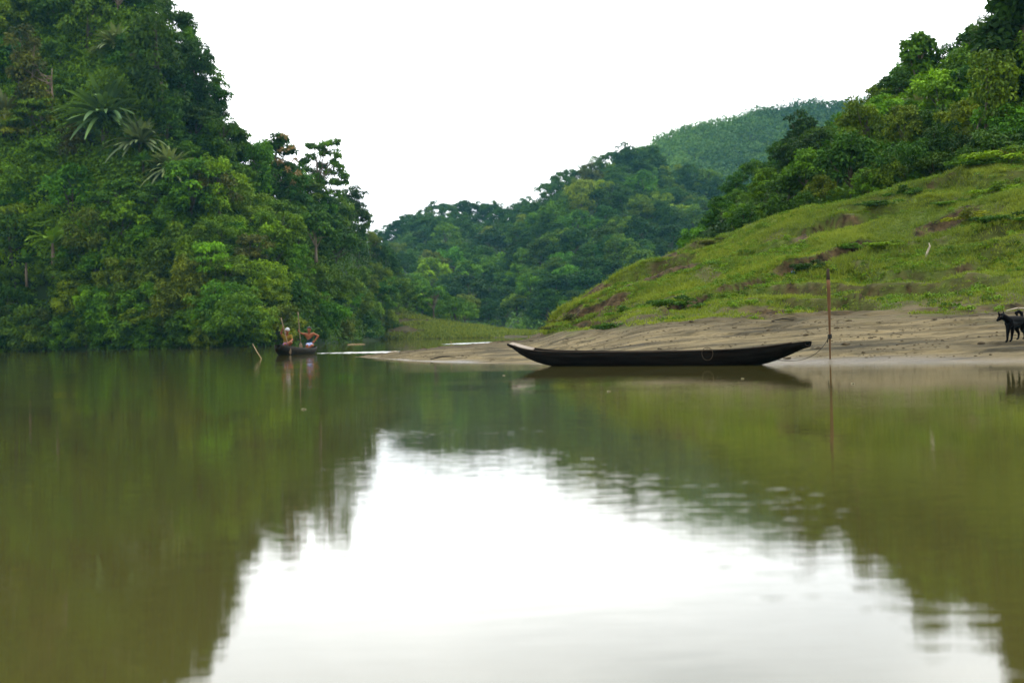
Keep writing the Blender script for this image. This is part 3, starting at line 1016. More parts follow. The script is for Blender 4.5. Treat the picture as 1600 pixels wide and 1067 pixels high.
# distant wood on the back hill, and creepers and undergrowth: one mass each
def leaf_cover(name, at, u_rng, t_rng, K, rad, n_each, ln, color, seed, keep=None, flat=.6, hang=.5):
    r = np.random.default_rng(seed)
    u, t = r.uniform(*u_rng, K), r.uniform(*t_rng, K)
    p = at(u, t)
    if keep:
        p = p[keep(p)]
    ra = r.uniform(*rad, len(p))
    pos, tip, nr, l, tint = clump_leaves(p + np.array([0, 0, .1]), ra, n_each, ln, r, .5, flat, hang)
    v, f = leaf_quads(pos, tip, nr, l, l * .55)
    tint = .5 * tint + .25
    lump = np.repeat(fbm(p[:, 0] / (rad[1] * 5), p[:, 2] / (rad[1] * 5), None, 3, seed), n_each)
    tint = np.clip(.5 * tint + 1.4 * (lump - .35), 0, 1)
    return kind(add(name, mesh(name, v, f, LEAF, False, dict(tint=np.repeat(tint, 4))), color=color), 'stuff')


def creeper_zone(p):
    px, py = proj(p[:, 0], p[:, 1], p[:, 2])
    q = fbm(p[:, 0] / 6, p[:, 2] / 6, None, 3, 5)
    return (px > -100) & (px < 275) & (py > 30) & (py < 420) & (q > .28)


leaf_cover("undergrowth", left_at, (uw(-160, 300)[0], uw(672, 300)[0]), (-.01, 1.02), 5200, (.7, 1.7), 30, .36, (.054, .124, .008), 901)
leaf_cover("creepers", left_at, (uw(-120, 300)[0], uw(260, 300)[0]), (.10, .97), 1900, (.9, 2.5), 130, .34, (.098, .205, .005), 902, creeper_zone, flat=.85, hang=.9)
leaf_cover("ridge_undergrowth", right_at, (uw(1040, 300)[0], uw(1720, 300)[0]), (-.05, 1.02), 3000, (.5, 1.2), 28, .28, (.044, .102, .008), 903)
leaf_cover("far_undergrowth", farl_at, (uw(540, 400)[0], uw(900, 400)[0]), (0, 1.02), 1500, (1.6, 3.2), 24, .8, (.044, .105, .014), 904)
leaf_cover("middle_undergrowth", mid_at, (uw(800, 400)[0], uw(1260, 400)[0]), (0, 1.02), 2200, (1.5, 3.0), 24, .8, (.044, .105, .014), 905)
leaf_cover("distant_wood", back_at, (uw(900, 300)[0], uw(1420, 300)[0]), (.2, 1.02), 2900, (3.0, 7.5), 60, 1.3, (.060, .138, .013), 906, flat=.9)

# ------------------------------------------------------------------ grass
r = np.random.default_rng(77)
gi = np.argwhere((grass_m > .12) & (T > 3.8) & (T < 8.0) & (px_g < 1680))
area_w = grass_m[gi[:, 0], gi[:, 1]] * D[gi[:, 0], gi[:, 1]]
pk = gi[r.choice(len(gi), 56000, p=area_w / area_w.sum())]
p = bank_v[pk[:, 0], pk[:, 1]] + r.normal(size=(len(pk), 3)) * np.array([.06, .12, 0])
tall = .07 + .13 * sstep(.35, .7, fbm(p[:, 0] * .7, p[:, 1] * .7, None, 3, 78)) * (.4 + .6 * sstep(4.0, 5.5, T[pk[:, 0], pk[:, 1]]))
NB = 5
pos = np.repeat(p, NB, 0) + r.normal(size=(len(p) * NB, 3)) * np.array([.05, .05, 0])
dr = unit(r.normal(size=pos.shape) * np.array([.6, .6, .2]) + np.array([0, 0, 1.0]))
nr = unit(np.cross(dr, r.normal(size=pos.shape)))
ln = np.repeat(tall, NB) * r.uniform(.6, 1.3, len(pos))
v, f = leaf_quads(pos - np.array([0, 0, .01]), dr, nr, ln, r.uniform(.018, .034, len(pos)))
ti = np.clip(np.repeat(fbm(p[:, 0] * .5, p[:, 1] * .5, None, 3, 79), NB) * 1.2 - .1 + r.uniform(-.25, .25, len(pos)), 0, 1)
kind(add("grass", mesh("grass", v, f, GRASS, False, dict(tint=np.repeat(ti, 4))), color=(.150, .222, .034)), 'stuff')
# leafy weeds among the grass
pk = gi[r.choice(len(gi), 3600, p=area_w / area_w.sum())]
p = bank_v[pk[:, 0], pk[:, 1]]
sel = fbm(p[:, 0] * .35, p[:, 1] * .35, None, 3, 80) > .47
p = p[sel]
pos, tip, nr, l, tint = clump_leaves(p + np.array([0, 0, .07]), r.uniform(.06, .2, len(p)), 40, .065, r, .7, .5, .1)
v, f = leaf_quads(pos, tip, nr, l, l * .5)
kind(add("weeds", mesh("weeds", v, f, LEAF, False, dict(tint=np.repeat(tint, 4))), color=(.085, .175, .012)), 'stuff')
# far bank grass
q = r.uniform(0, 1, (16000, 2))
p = fb_at(uw(560, 500)[0] + q[:, 0] * 350, -.02 + q[:, 1] * 1.25)
p = p[fbm(p[:, 0] * .10, p[:, 2] * 1.6, None, 3, 81) > .40]
pos = np.repeat(p, 4, 0) + r.normal(size=(len(p) * 4, 3)) * np.array([.4, .4, .02])
dr = unit(r.normal(size=pos.shape) * np.array([.7, .7, .2]) + np.array([0, 0, 1.0]))
nr = unit(np.cross(dr, r.normal(size=pos.shape)))
v, f = leaf_quads(pos, dr, nr, r.uniform(.3, .7, len(pos)), r.uniform(.12, .2, len(pos)))
kind(add("far_grass", mesh("far_grass", v, f, GRASS, False, dict(tint=np.repeat(r.random(len(pos)), 4))), color=(.135, .19, .03)), 'stuff')

# bushes and hummocks on the grass slope
BUSH = []
for k in range(3):
    me, ce, ra = crown_mesh("bush_foliage", (.66, .5, .34), 22, 130, .075, 950 + k, .20, .8, up=.5, low=-.3, rc=(.24, .38))
    BUSH.append((me, trunk_mesh("bush_stem", .3, .02, ce, 960 + k, n_limb=8, low=.05)))
for px, py, sc, tone, lab in [
        (1270, 424, .85, 'deep', 'dark low hummock of grass behind the wooden stake'),
        (1375, 320, .9, 'dark', 'dark bush high on the slope, lower of the pair by the ridge trees'),
        (1425, 304, .9, 'dark', 'dark bush high on the slope, upper of the pair by the ridge trees'),
        (1122, 382, 1.0, 'brown', 'brownish bush on the grass crest at the end of the ridge trees'),
        (1062, 480, .9, 'dark', 'dark bush at the foot of the slope above the long canoe'),
        (1018, 484, .7, 'olive', 'olive bush at the grass edge above the middle of the long canoe'),
        (1155, 463, .6, 'olive', 'small bush on the lower slope above the canoe stern'),
        (1195, 448, .5, 'dark', 'small dark bush on the slope below the bare earth scarp'),
        (1040, 420, 1.0, 'mid', 'broad green bush on the grass crest left bare of trees'),
        (1395, 385, .8, 'bright', 'bright bush beside the earth scarp on the slope'),
        (1330, 388, .7, 'mid', 'green bush over the bare earth scarp'),
        (1530, 345, 1.0, 'yellow', 'yellow flowering bush on the upper grass slope'),
        (1580, 300, 1.1, 'bright', 'bright leafy bush high on the slope near the huge dark tree'),
        (1590, 350, 1.1, 'dark', 'dark leafy bush on the slope far above the dog'),
        (1500, 320, .8, 'mid', 'green bush on the slope above the yellow flowering bush'),
        (955, 512, .6, 'dark', 'dark tuft where grass meets mud behind the canoe bow'),
        (905, 500, .8, 'brown', 'dry brown brush at the eroded tip of the slope'),
        (875, 512, .7, 'brown', 'dry brown brush lowest at the tip of the slope'),
        (985, 490, .7, 'mid', 'green tuft beside the dry brush at the foot of the slope'),
        (1575, 235, 1.6, 'bright', 'light green shrub at the foot of the huge dark tree'),
        (1545, 250, 1.3, 'mid', 'green shrub on the grass crest beside the huge dark tree'),
        (1600, 240, 1.5, 'yellow', 'yellowish shrub under the huge dark tree')]:
    p = on_bank(px, py)
    k = random.randrange(3)
    t = empty('bush', p - np.array([0, 0, .08]), random.uniform(-.4, .4), (sc * random.uniform(1.1, 1.7), sc, sc * random.uniform(.5, .8)))
    add('foliage', BUSH[k][0], t, color=GREENS[tone])
    add('stem', BUSH[k][1], t)
    tag(t, lab, 'bush', 'bushes on the grass slope')

# clods and pebbles on the mud, floating leaves
r = np.random.default_rng(99)
mi = np.argwhere((T > 2.15) & (T < 4.3) & (px_g > 580) & (px_g < 1660) & (vn(Xb * .6, D * 1.2, None, 97) > .45))
pk = mi[r.choice(len(mi), 1500)]
p = bank_v[pk[:, 0], pk[:, 1]] + r.normal(size=(1500, 3)) * np.array([.08, .08, 0])
oc = unit(np.array([[1, 0, 0], [0, 1, 0], [-1, 0, 0], [0, -1, 0], [0, 0, 1], [.7, .7, .5], [-.7, .7, .5], [-.7, -.7, .5], [.7, -.7, .5]]))
sz = r.uniform(.008, .03, 1500) * (1 + 1.6 * (r.random(1500) > .95))
pv_ = p[:, None] + oc[None] * (sz[:, None] * r.uniform(.6, 1.4, (1500, 9)))[..., None] * np.array([1.3, 1, .7])
tri = np.array([[0, 5, 8], [0, 1, 5], [1, 6, 5], [1, 2, 6], [2, 7, 6], [2, 3, 7], [3, 8, 7], [3, 0, 8], [4, 8, 5], [4, 5, 6], [4, 6, 7], [4, 7, 8]])
CLOD = plain("mud_clod", (0.07, 0.055, 0.032), 0.95, 0.1, 0.6, 3)
kind(add('pebbles', mesh('pebbles', pv_.reshape(-1, 3), (tri[None] + np.arange(1500)[:, None, None] * 9).reshape(-1, 3), CLOD)), 'stuff')
DEADLEAF = plain("dead_leaf", (0.45, 0.40, 0.24), 0.6, 0.3, 0.2, 40)
for px, py, lab in ((785, 587, 'pale leaf floating off the canoe bow'), (1158, 592, 'pale leaf floating below the canoe hull'), (948, 612, 'pale leaf floating in the canoe reflection'),
                    (1330, 600, 'pale leaf floating beside the reflection of the stake'), (470, 640, 'pale leaf floating below the far boat')):
    q_ = np.array(P(px, py, dwater(px, py))); q_[2] = .006
    v, f = leaf_quads(np.zeros((1, 3)), np.array([[.8, .6, 0]]), np.array([[0, 0, 1.]]), [.07], [.035])
    v2 = np.concatenate([v, v - np.array([0, 0, .004])])
    f2 = [np.array([[0, 1, 2, 3]]), np.array([[7, 6, 5, 4]]), np.array([[0, 4, 5, 1], [1, 5, 6, 2], [2, 6, 7, 3], [3, 7, 4, 0]])]
    tag(add('floating_leaf', mesh('floating_leaf', v2, f2, DEADLEAF), loc=q_), lab, 'leaf', 'leaves afloat on the river')

# ------------------------------------------------------------------ canoes
TARWOOD = plain("tarred_wood", (0.0065, 0.0053, 0.0042), 0.88, 0.03, 0.75, 5.0, (.22, 3, 3), .012)
WETPLANK = plain("pale_plank", (0.42, 0.35, 0.28), 0.5, 0.4, 0.2, 8, (.4, 3, 3))
GREYWOOD = plain("grey_boat_wood", (0.018, 0.016, 0.012), 0.75, 0.12, 0.4, 6, (.4, 2, 2))
DARKPLANK = plain("dark_plank", (0.03, 0.025, 0.02), 0.7, 0.3, 0.4, 6)


def hull_mesh(name, st, material, nc=13, thick=.035):
    """st rows: (s along, half width, gunwale z, keel z); an open dugout shell with closed ends, along local x"""
    th = np.linspace(0, np.pi, nc)
    outer, inner = [], []
    for s, hw, zg, zk in st:
        d = zg - zk
        cs = np.sign(np.cos(th)) * abs(np.cos(th)) ** .62
        sn = np.sin(th) ** .85
        o = np.stack([np.full(nc, s), hw * cs, zg - d * sn], 1)
        k = max(.15, 1 - thick / max(hw, .02)) if hw > thick * 1.2 else .35
        kz_ = max(.2, 1 - thick * 1.3 / max(d, .02))
        i = np.stack([np.full(nc, s), hw * k * cs, zg - d * kz_ * sn], 1)
        outer.append(o); inner.append(i)
    outer, inner = np.array(outer), np.array(inner)
    m = len(st)
    v = np.concatenate([outer.reshape(-1, 3), inner.reshape(-1, 3)])
    f = [grid_faces(m, nc)[:, ::-1], grid_faces(m, nc) + m * nc]
    o = np.arange(m * nc).reshape(m, nc); i = o + m * nc
    for e in (0, -1):                         # gunwale rims
        f.append(np.stack([o[:-1, e], o[1:, e], i[1:, e], i[:-1, e]], -1))
    for e in (0, -1):                         # end blocks
        f.append(np.stack([o[e, :-1], o[e, 1:], i[e, 1:], i[e, :-1]], -1))
        f.append(i[e][None])
    me = mesh(name, v, f, material, True)
    bm = bmesh.new(); bm.from_mesh(me)
    bmesh.ops.recalc_face_normals(bm, faces=bm.faces)
    bm.to_mesh(me); bm.free()
    return me


# the long dugout by the shore: bow at photo left, stern at photo right
bow, ster = np.array(P(795, 535, 31.2)), np.array(P(1263, 532, 26.6))
axis = ster - bow; axis[2] = 0
LEN = np.linalg.norm(axis); ax = axis / LEN
mid_pt = (bow + ster) / 2; mid_pt[2] = 0


def canoe_s(px):                              # photo column -> distance along the hull from its middle
    u = (uw(px, 550)[0]) / F
    # intersect the ray x = u*y with the hull axis line
    # bow + s*ax : bow.x + s ax.x = u (bow.y + s ax.y)
    s = (u * bow[1] - bow[0]) / (ax[0] - u * ax[1])
    return s


def canoe_z(px, py):
    s = canoe_s(px)
    d = bow[1] + s * ax[1]
    return H + uw(px, py)[1] / F * d


PROF = [(795.5, 535, 537, .035), (803, 538.3, 545, .11), (815, 542.5, 553, .18), (832, 546.5, 562.5, .26), (860, 548.7, 571.5, .34), (900, 549.6, 577, .38), (960, 550.2, 579, .40), (1030, 549.6, 580, .41),
        (1100, 548.2, 579, .40), (1150, 546.4, 577, .38), (1190, 543.8, 570.5, .33), (1225, 539.2, 558, .25), (1245, 535.6, 549, .19), (1258, 533.2, 542.5, .15), (1263, 532.2, 539.5, .13)]
st = np.array([(canoe_s(px) - LEN / 2, hw, canoe_z(px, g), canoe_z(px, k)) for px, g, k, hw in PROF])
ss = np.linspace(st[0, 0], st[-1, 0], 60)
st2 = np.stack([ss] + [np.interp(ss, st[:, 0], st[:, k]) for k in (1, 2, 3)], 1)
st2[:, 1:] = smooth1(st2[:, 1:], 5)
canoe = empty('dugout_canoe', mid_pt, math.atan2(ax[1], ax[0]))
tag(canoe, 'long black dugout canoe lying empty against the mud shore', 'canoe', 'canoes on the river')
hull_me = hull_mesh('canoe_hull', st2, TARWOOD)
add('hull', hull_me, canoe)


def box_v(x0, x1, y0, y1, z0, z1):
    v = np.array([[x, y, z] for x in (x0, x1) for y in (y0, y1) for z in (z0, z1)], float)
    f = np.array([[0, 1, 3, 2], [4, 6, 7, 5], [0, 4, 5, 1], [2, 3, 7, 6], [0, 2, 6, 4], [1, 5, 7, 3]])
    return v, f


def gun_z(s):
    return np.interp(s, st2[:, 0], st2[:, 2])


def half_w(s):
    return np.interp(s, st2[:, 0], st2[:, 1])


RAILWOOD = plain("rail_wood", (0.030, 0.021, 0.013), 0.8, 0.12, 0.5, 6, (.3, 2, 2))
for sgn in (-1, 1):
    rl = st2[2:-2]
    pr = np.stack([rl[:, 0], sgn * (rl[:, 1] - .012), rl[:, 2] + .006], 1)
    add('gunwale', mesh('gunwale', *tube(pr, np.full((len(pr), 2), (.022, .014)), 6), RAILWOOD, True), canoe)
# pale plank lining the raised bow, far side a little higher
q = np.linspace(st2[0, 0] + .05, canoe_s(834) - LEN / 2, 10)
rows = []
for s in q:
    hw = half_w(s) * .62 * (1 - .8 * (s - q[0]) / (q[-1] - q[0]))
    for y, dz in ((-hw, .004), (hw, .036)):
        rows.append((s, y, gun_z(s) + dz))
for s in q:
    hw = half_w(s) * .62 * (1 - .8 * (s - q[0]) / (q[-1] - q[0]))
    for y, dz in ((-hw, -.018), (hw, .014)):
        rows.append((s, y, gun_z(s) + dz))
rows = np.array(rows)
g = grid_faces(10, 2)
i0 = np.arange(20).reshape(10, 2); i1 = i0 + 20
fs = [g, g[:, ::-1] + 20] + [np.stack([i0[:-1, e], i0[1:, e], i1[1:, e], i1[:-1, e]], -1) for e in (0, 1)] + [np.array([[i0[e, 0], i0[e, 1], i1[e, 1], i1[e, 0]]]) for e in (0, 9)]
o = add('bow_plank', mesh('bow_plank', rows, fs, WETPLANK), canoe)
o['label'] = 'pale wet plank lining the raised bow'
for px in (905, 1045, 1165):
    s = canoe_s(px) - LEN / 2
    v, f = box_v(s - .09, s + .09, -half_w(s) * .93, half_w(s) * .93, gun_z(s) - .075, gun_z(s) - .045)
    add('thwart', mesh('thwart', v, f, DARKPLANK), canoe)

ROPE = plain("old_rope", (0.06, 0.045, 0.028), 0.9, 0.1, 0.3, 60)
DARKROPE = plain("dark_rope", (0.03, 0.027, 0.022), 0.9, 0.1, 0.3, 60)
th = np.linspace(0, 2 * np.pi, 30)
dR = bow[1] + canoe_s(1123) * ax[1]
nrm = np.array([ax[1], -ax[0], 0.0])
c0 = np.array(P(1123, 551, dR)) + nrm * .43
if c0[1] > dR: c0 = np.array(P(1123, 551, dR)) - nrm * .43
pts = np.array([c0 + ax * (.125 * math.cos(a)) + np.array([0, 0, .125 * math.sin(a) * (1.1 if math.sin(a) < 0 else .9)]) for a in th])
tag(add('rope_loop', mesh('rope_loop', *tube(pts, .006, 6, False), ROPE, True)), 'thin rope loop hanging over the side of the black canoe', 'rope')

# ------------------------------------------------------------------ stake and mooring line
foot = np.array(P(1297, 560, 27.9))
STAKEWOOD = plain("stake_wood", (0.135, 0.073, 0.035), 0.85, 0.1, 0.35, 9, (1, 1, .25), .004)
STAKETIP = plain("stake_tip", (0.06, 0.045, 0.028), 0.85, 0.2, 0.3, 12)
stake = empty('wooden_stake', foot)
prof = [(1297.3, 566, .020), (1297, 556, .021), (1296.8, 540, .022), (1296.6, 527, .024), (1296, 500, .030), (1295.3, 475, .042), (1294.6, 450, .046), (1294, 437, .047)]
pts = np.array([np.array(P(x, y, 27.9)) - foot for x, y, r_ in prof])
rr = np.array([(r_ * .8, max(.013, r_ * .36)) for *_, r_ in prof])


def flat_tube(pts, rr, n=10):
    t = np.arange(n) / n * 2 * np.pi
    cs = np.sign(np.cos(t)) * abs(np.cos(t)) ** .6
    sn = np.sign(np.sin(t)) * abs(np.sin(t)) ** .6
    v = pts[:, None] + np.stack([rr[:, :1] * cs, rr[:, 1:] * sn, np.zeros((len(pts), n))], -1)
    i = np.arange(len(pts) * n).reshape(len(pts), n); j = np.roll(i, -1, 1)
    return v.reshape(-1, 3), [np.stack([i[:-1], j[:-1], j[1:], i[1:]], -1).reshape(-1, 4), i[0][::-1][None], i[-1][None]]


add('shaft', mesh('shaft', *flat_tube(pts, rr), STAKEWOOD, True), stake)
pt = np.array([np.array(P(x, y, 27.9)) - foot for x, y in ((1294, 437.2), (1293.6, 428), (1293.4, 421), (1293.5, 420))])
o = add('tip', mesh('tip', *flat_tube(pt, np.array([(.037, .018), (.033, .016), (.026, .013), (.02, .009)])), STAKETIP, True), stake)
o['label'] = 'dark weathered top end'
kp = np.array(P(1295.6, 526, 27.9)) - foot
parts = []
for k in range(4):
    a = np.linspace(0, 2 * np.pi, 13)
    parts.append(tube(np.stack([kp[0] + .012 + .034 * np.cos(a), kp[1] + .026 * np.sin(a), kp[2] - .03 + .022 * k + .006 * np.cos(a)], 1), .012, 6, False))
parts.append(tube(np.stack([kp[0] - .02 - np.array([0, .015, .02]), kp[1] - np.array([.03, .035, .03]), kp[2] - np.array([0, .05, .12])], 1), .010, 6))
add('lashing', mesh('lashing', *merge(parts), DARKROPE, True), stake)
tag(stake, 'upright brown wooden stake with dark tip planted at the mud edge', 'stake')
a, bq = np.array(P(1214, 562, 27.5)), np.array(P(1294, 529, 27.88))
q = np.linspace(0, 1, 24)[:, None]
ctl = np.array(P(1272, 572, 27.6))
cur = (1 - q) ** 2 * a + 2 * q * (1 - q) * ctl + q * q * bq
cur[:, 2] = np.maximum(cur[:, 2], .03)
tag(add('mooring_rope', mesh('mooring_rope', *tube(cur, .006, 6), DARKROPE, True)), 'slack dark rope between the canoe stern and the stake', 'rope')


# ------------------------------------------------------------------ sticks, scraps
def stick(name, pts, radii, material, label, cat='stick', group=None):
    return tag(add(name, mesh(name, *tube(np.array(pts), radii, 7), material, True)), label, cat, group)


BAMBOO = plain("dry_bamboo", (0.30, 0.21, 0.10), 0.7, 0.3, 0.25, 10)
BLEACHED = plain("bleached_wood", (0.42, 0.36, 0.27), 0.75, 0.25, 0.2, 10)
stick('bent_stick', [P(395, 537.5, 52), P(399, 545, 51.6), P(403, 552, 51.2), P(409, 561.5, 51), P(411, 565, 51)], [.008, .012, .014, .015, .015], BAMBOO, 'bent pale stick poking out of the water beside the far boat')
g0 = on_bank(1445, 404)
top = np.array(P(1451, 380, g0[1]))
stick('bleached_stick', [g0 - np.array([0, 0, .1]), g0 * .6 + top * .4 + np.array([.02, 0, 0]), g0 * .2 + top * .8 + np.array([.06, 0, 0]), top], [.03, .034, .026, .014], BLEACHED, 'bleached crooked stick standing on the grass slope')
stick('driftwood_branch', [on_bank(1572, 489) + np.array([0, 0, .05]), on_bank(1590, 486) + np.array([0, 0, .07]), on_bank(1612, 486) + np.array([0, 0, .06]), on_bank(1640, 487) + np.array([0, 0, .04])], [.012, .022, .026, .02], BLEACHED, 'pale fallen branch lying at the grass edge behind the dog', 'branch')
fl_ = [np.array(P(x, y, dwater(x, y))) for x, y in ((543, 538.8), (553, 538.3), (562, 538.1), (570, 538.1))]
stick('floating_log', [p + np.array([0, 0, .02]) for p in fl_], [.03, .055, .05, .03], BAMBOO, 'pale log floating off the wooded bank behind the far boat', 'log')
p0 = on_bank(614, 552)
stick('driftwood_piece', [p0 + np.array([-.2, 0, .02]), p0 + np.array([-.05, .03, .04]), p0 + np.array([.1, .02, .05]), p0 + np.array([.2, .05, .03])], [.02, .035, .035, .02], BLEACHED, 'small pale driftwood piece on the tip of the mud spit', 'driftwood')
p0 = on_bank(704, 542)
stick('thin_post', [p0 + np.array([0, 0, -.1]), p0 + np.array([.01, 0, .05]), p0 + np.array([0, 0, .2])], [.012, .012, .009], BAMBOO, 'tiny thin post standing on the mud spit', 'post')
for (x0, x1, yy, lab) in ((672, 712, 559.5, 'dark twig lying on the wet mud of the spit'), (1205, 1240, 500, 'dark branch lying on the mud under the grass edge')):
    a, bq = on_bank(x0, yy + 3), on_bank(x1, yy)
    mm = (a + bq) / 2 + np.array([0, 0, .07])
    stick('twig', [a + np.array([0, 0, .02]), mm, bq + np.array([0, 0, .03])], [.012, .02, .01], DARKROPE, lab, 'twig', 'dark twigs on the mud')

p0 = on_bank(1239, 431)
PLASTIC, n_, b_ = mat("thin_plastic")
tt_ = noise(n_, 3, 2)
zc = N(n_, 'ShaderNodeSeparateXYZ'); L(n_, N(n_, 'ShaderNodeTexCoord').outputs['Object'], zc.inputs[0])
zm = N(n_, 'ShaderNodeMapRange'); zm.inputs['From Min'].default_value = .06; zm.inputs['From Max'].default_value = .11
L(n_, zc.outputs[2], zm.inputs[0])
L(n_, mixc(n_, zm.outputs[0], (.12, .32, .22), (.06, .12, .30)), b_.inputs['Base Color'])
b_.inputs['Roughness'].default_value = .35
bm = bmesh.new()
bmesh.ops.create_icosphere(bm, subdivisions=3, radius=.1)
for v_ in bm.verts:
    k_ = .75 + .55 * float(vn(np.array([v_.co.x * 22 + 5]), np.array([v_.co.y * 22 + 5]), np.array([v_.co.z * 22 + 5]), 9)[0])
    v_.co = Vector((v_.co.x * 1.0 * k_, v_.co.y * .7 * k_, v_.co.z * 1.4 * k_ + .12))
me = bpy.data.meshes.new('plastic_bag'); bm.to_mesh(me); bm.free(); me.materials.append(PLASTIC)
for v_ in me.vertices:
    v_.co *= .6
tag(add('plastic_bag', me, loc=p0), 'crumpled blue and pale green plastic bag on the slope', 'bag')

# wake and riffle: low swells on the river
FOAMW, n_, b_ = mat("broken_water")
b_.inputs['Base Color'].default_value = (.10, .10, .07, 1)
b_.inputs['Roughness'].default_value = .12
b_.inputs['IOR'].default_value = 1.333
bump(n_, b_, noise(n_, 5, 3), .02)


def swell(name, path, width, height, seed):
    path = np.array(path, float)
    m = len(path)
    q = np.linspace(-1, 1, 9)
    t = np.gradient(path, axis=0); t[:, 2] = 0; t = unit(t)
    side = np.stack([-t[:, 1], t[:, 0], 0 * t[:, 0]], 1)
    taper = np.sin(np.linspace(.08, np.pi - .05, m)) ** .5 * (.7 + .6 * fbm(np.arange(m) * .35, np.arange(m) * 0., None, 3, seed))
    v = path[:, None] + side[:, None] * (q[None, :, None] * width / 2 * taper[:, None, None])
    v[..., 2] = -.012 + height * taper[:, None] * (np.cos(q * np.pi / 2) ** 1.2)[None]
    return kind(add(name, mesh(name, v.reshape(-1, 3), grid_faces(m, 9), FOAMW, True)), 'stuff')


q = np.linspace(0, 1, 60)
pa = np.array([P(x, y, dwater(x, y)) for x, y in zip(486 + q * 170, 552.2 - 3.0 * q)])
pa[:, 2] = 0
swell('wake_ripple', pa, .9, .05, 5)
pa = np.array([P(x, y, dwater(x, y)) for x, y in zip(690 + q * 125, 538.0 - 4.5 * q)])
pa[:, 2] = 0
swell('riffle_water', pa, 1.5, .06, 6)


# ------------------------------------------------------------------ bodies: round cones fused into one surface
def cone_hull(bm, p0, r0, p1, r1, sub=2):
    tmp = bmesh.new()
    for p, r_ in ((p0, r0), (p1, r1)):
        bmesh.ops.create_icosphere(tmp, subdivisions=sub, radius=r_, matrix=Matrix.Translation(p))
    res = bmesh.ops.convex_hull(tmp, input=list(tmp.verts))
    bad = set(g for g in res['geom_interior'] + res['geom_unused'] if isinstance(g, bmesh.types.BMVert))
    bmesh.ops.delete(tmp, geom=list(bad), context='VERTS')
    me_ = bpy.data.meshes.new('tmp'); tmp.to_mesh(me_); tmp.free()
    bm.from_mesh(me_); bpy.data.meshes.remove(me_)


def fused(name, cones, voxel, material, parent=None, smooth_n=4):
    bm = bmesh.new()
    for p0, r0, p1, r1 in cones:
        cone_hull(bm, Vector(p0), r0, Vector(p1), r1)
    me_ = bpy.data.meshes.new(name); bm.to_mesh(me_); bm.free()
    o = bpy.data.objects.new(name, me_)
    COL.objects.link(o)
    rm = o.modifiers.new('remesh', 'REMESH'); rm.mode = 'VOXEL'; rm.voxel_size = voxel; rm.use_smooth_shade = True
    sm = o.modifiers.new('smooth', 'SMOOTH'); sm.factor = .5; sm.iterations = smooth_n
    dg = bpy.context.evaluated_depsgraph_get()
    new = bpy.data.meshes.new_from_object(o.evaluated_get(dg))
    new.name = name
    bpy.data.objects.remove(o)
    bpy.data.meshes.remove(me_)
    new.materials.clear(); new.materials.append(material)
    return add(name, new, parent)


def chain(pts):
    return [(pts[k][0], pts[k][1], pts[k + 1][0], pts[k + 1][1]) for k in range(len(pts) - 1)]


# dog ------------------------------------------------------------------
BLACKFUR = plain("black_fur", (0.003, 0.003, 0.0035), 0.8, 0.05, 0.4, 40)
fp = on_bank(1577.5, 534)
DD = fp[1]
sD = DD / F
d_root = empty('dog', fp)
gz = {}


def dg_(px, py, dy=0.0):
    return np.array(P(px, py, DD + dy)) - fp


chest, belly, rump = dg_(1577, 505, .02), dg_(1584, 506, .22), dg_(1595, 500, .40)
cones = chain([(chest, .098), (belly, .088), (rump, .088)])
cones += chain([(dg_(1578, 500, .04), .085), (dg_(1587, 499, .22), .075), (rump, .085)])
cones += chain([(dg_(1577, 501, 0), .085), (dg_(1571, 497, -.06), .068), (dg_(1566, 494, -.09), .066)])
cones += chain([(dg_(1566, 494, -.10), .066), (dg_(1562.5, 497, -.12), .048), (dg_(1558.5, 500.5, -.14), .026)])   # muzzle, lowered
cones += chain([(dg_(1568, 492, -.05), .026), (dg_(1568.2, 485.8, -.045), .006)])
cones += chain([(dg_(1561.5, 492, -.13), .026), (dg_(1559.3, 486.6, -.13), .006)])


def leg(pts):
    return chain(pts)


g1, g2 = on_bank(1574, 535), on_bank(1581, 534)
f1, f2 = g1 - fp, g2 - fp
f1 = dg_(1574, 534.5, -.02); f2 = dg_(1580.5, 533.5, .05)
cones += leg([(dg_(1576, 508, -.02), .062), (dg_(1575, 516, -.03), .042), (dg_(1574.3, 524, -.02), .028), (f1 + np.array([0, 0, .035]), .022), (f1 + np.array([-.03, -.02, .015]), .022)])
cones += leg([(dg_(1581, 508, .05), .060), (dg_(1582, 516, .05), .040), (dg_(1581.3, 524, .06), .027), (f2 + np.array([0, 0, .035]), .022), (f2 + np.array([-.03, -.02, .015]), .022)])
h1, h2 = dg_(1591.2, 531, .36), dg_(1600.5, 530.5, .46)
cones += leg([(dg_(1591, 505, .34), .075), (dg_(1588.5, 514, .33), .045), (dg_(1592, 521, .39), .026), (h1 + np.array([.01, .02, .04]), .020), (h1 + np.array([-.03, -.02, .015]), .021)])
cones += leg([(dg_(1597.5, 505, .42), .075), (dg_(1597, 514, .43), .045), (dg_(1601, 521, .50), .026), (h2 + np.array([.01, .02, .04]), .020), (h2 + np.array([-.03, -.02, .015]), .021)])
cones += chain([(dg_(1597, 494, .44), .035), (dg_(1596, 489, .46), .034), (dg_(1591.5, 486.5, .43), .036), (dg_(1587.8, 489, .40), .034), (dg_(1589, 492, .38), .022)])
fused('body', cones, .008, BLACKFUR, d_root, 3)
EYE = plain("dark_eye", (0.03, 0.02, 0.012), 0.15, 0.6, 0.1, 10)
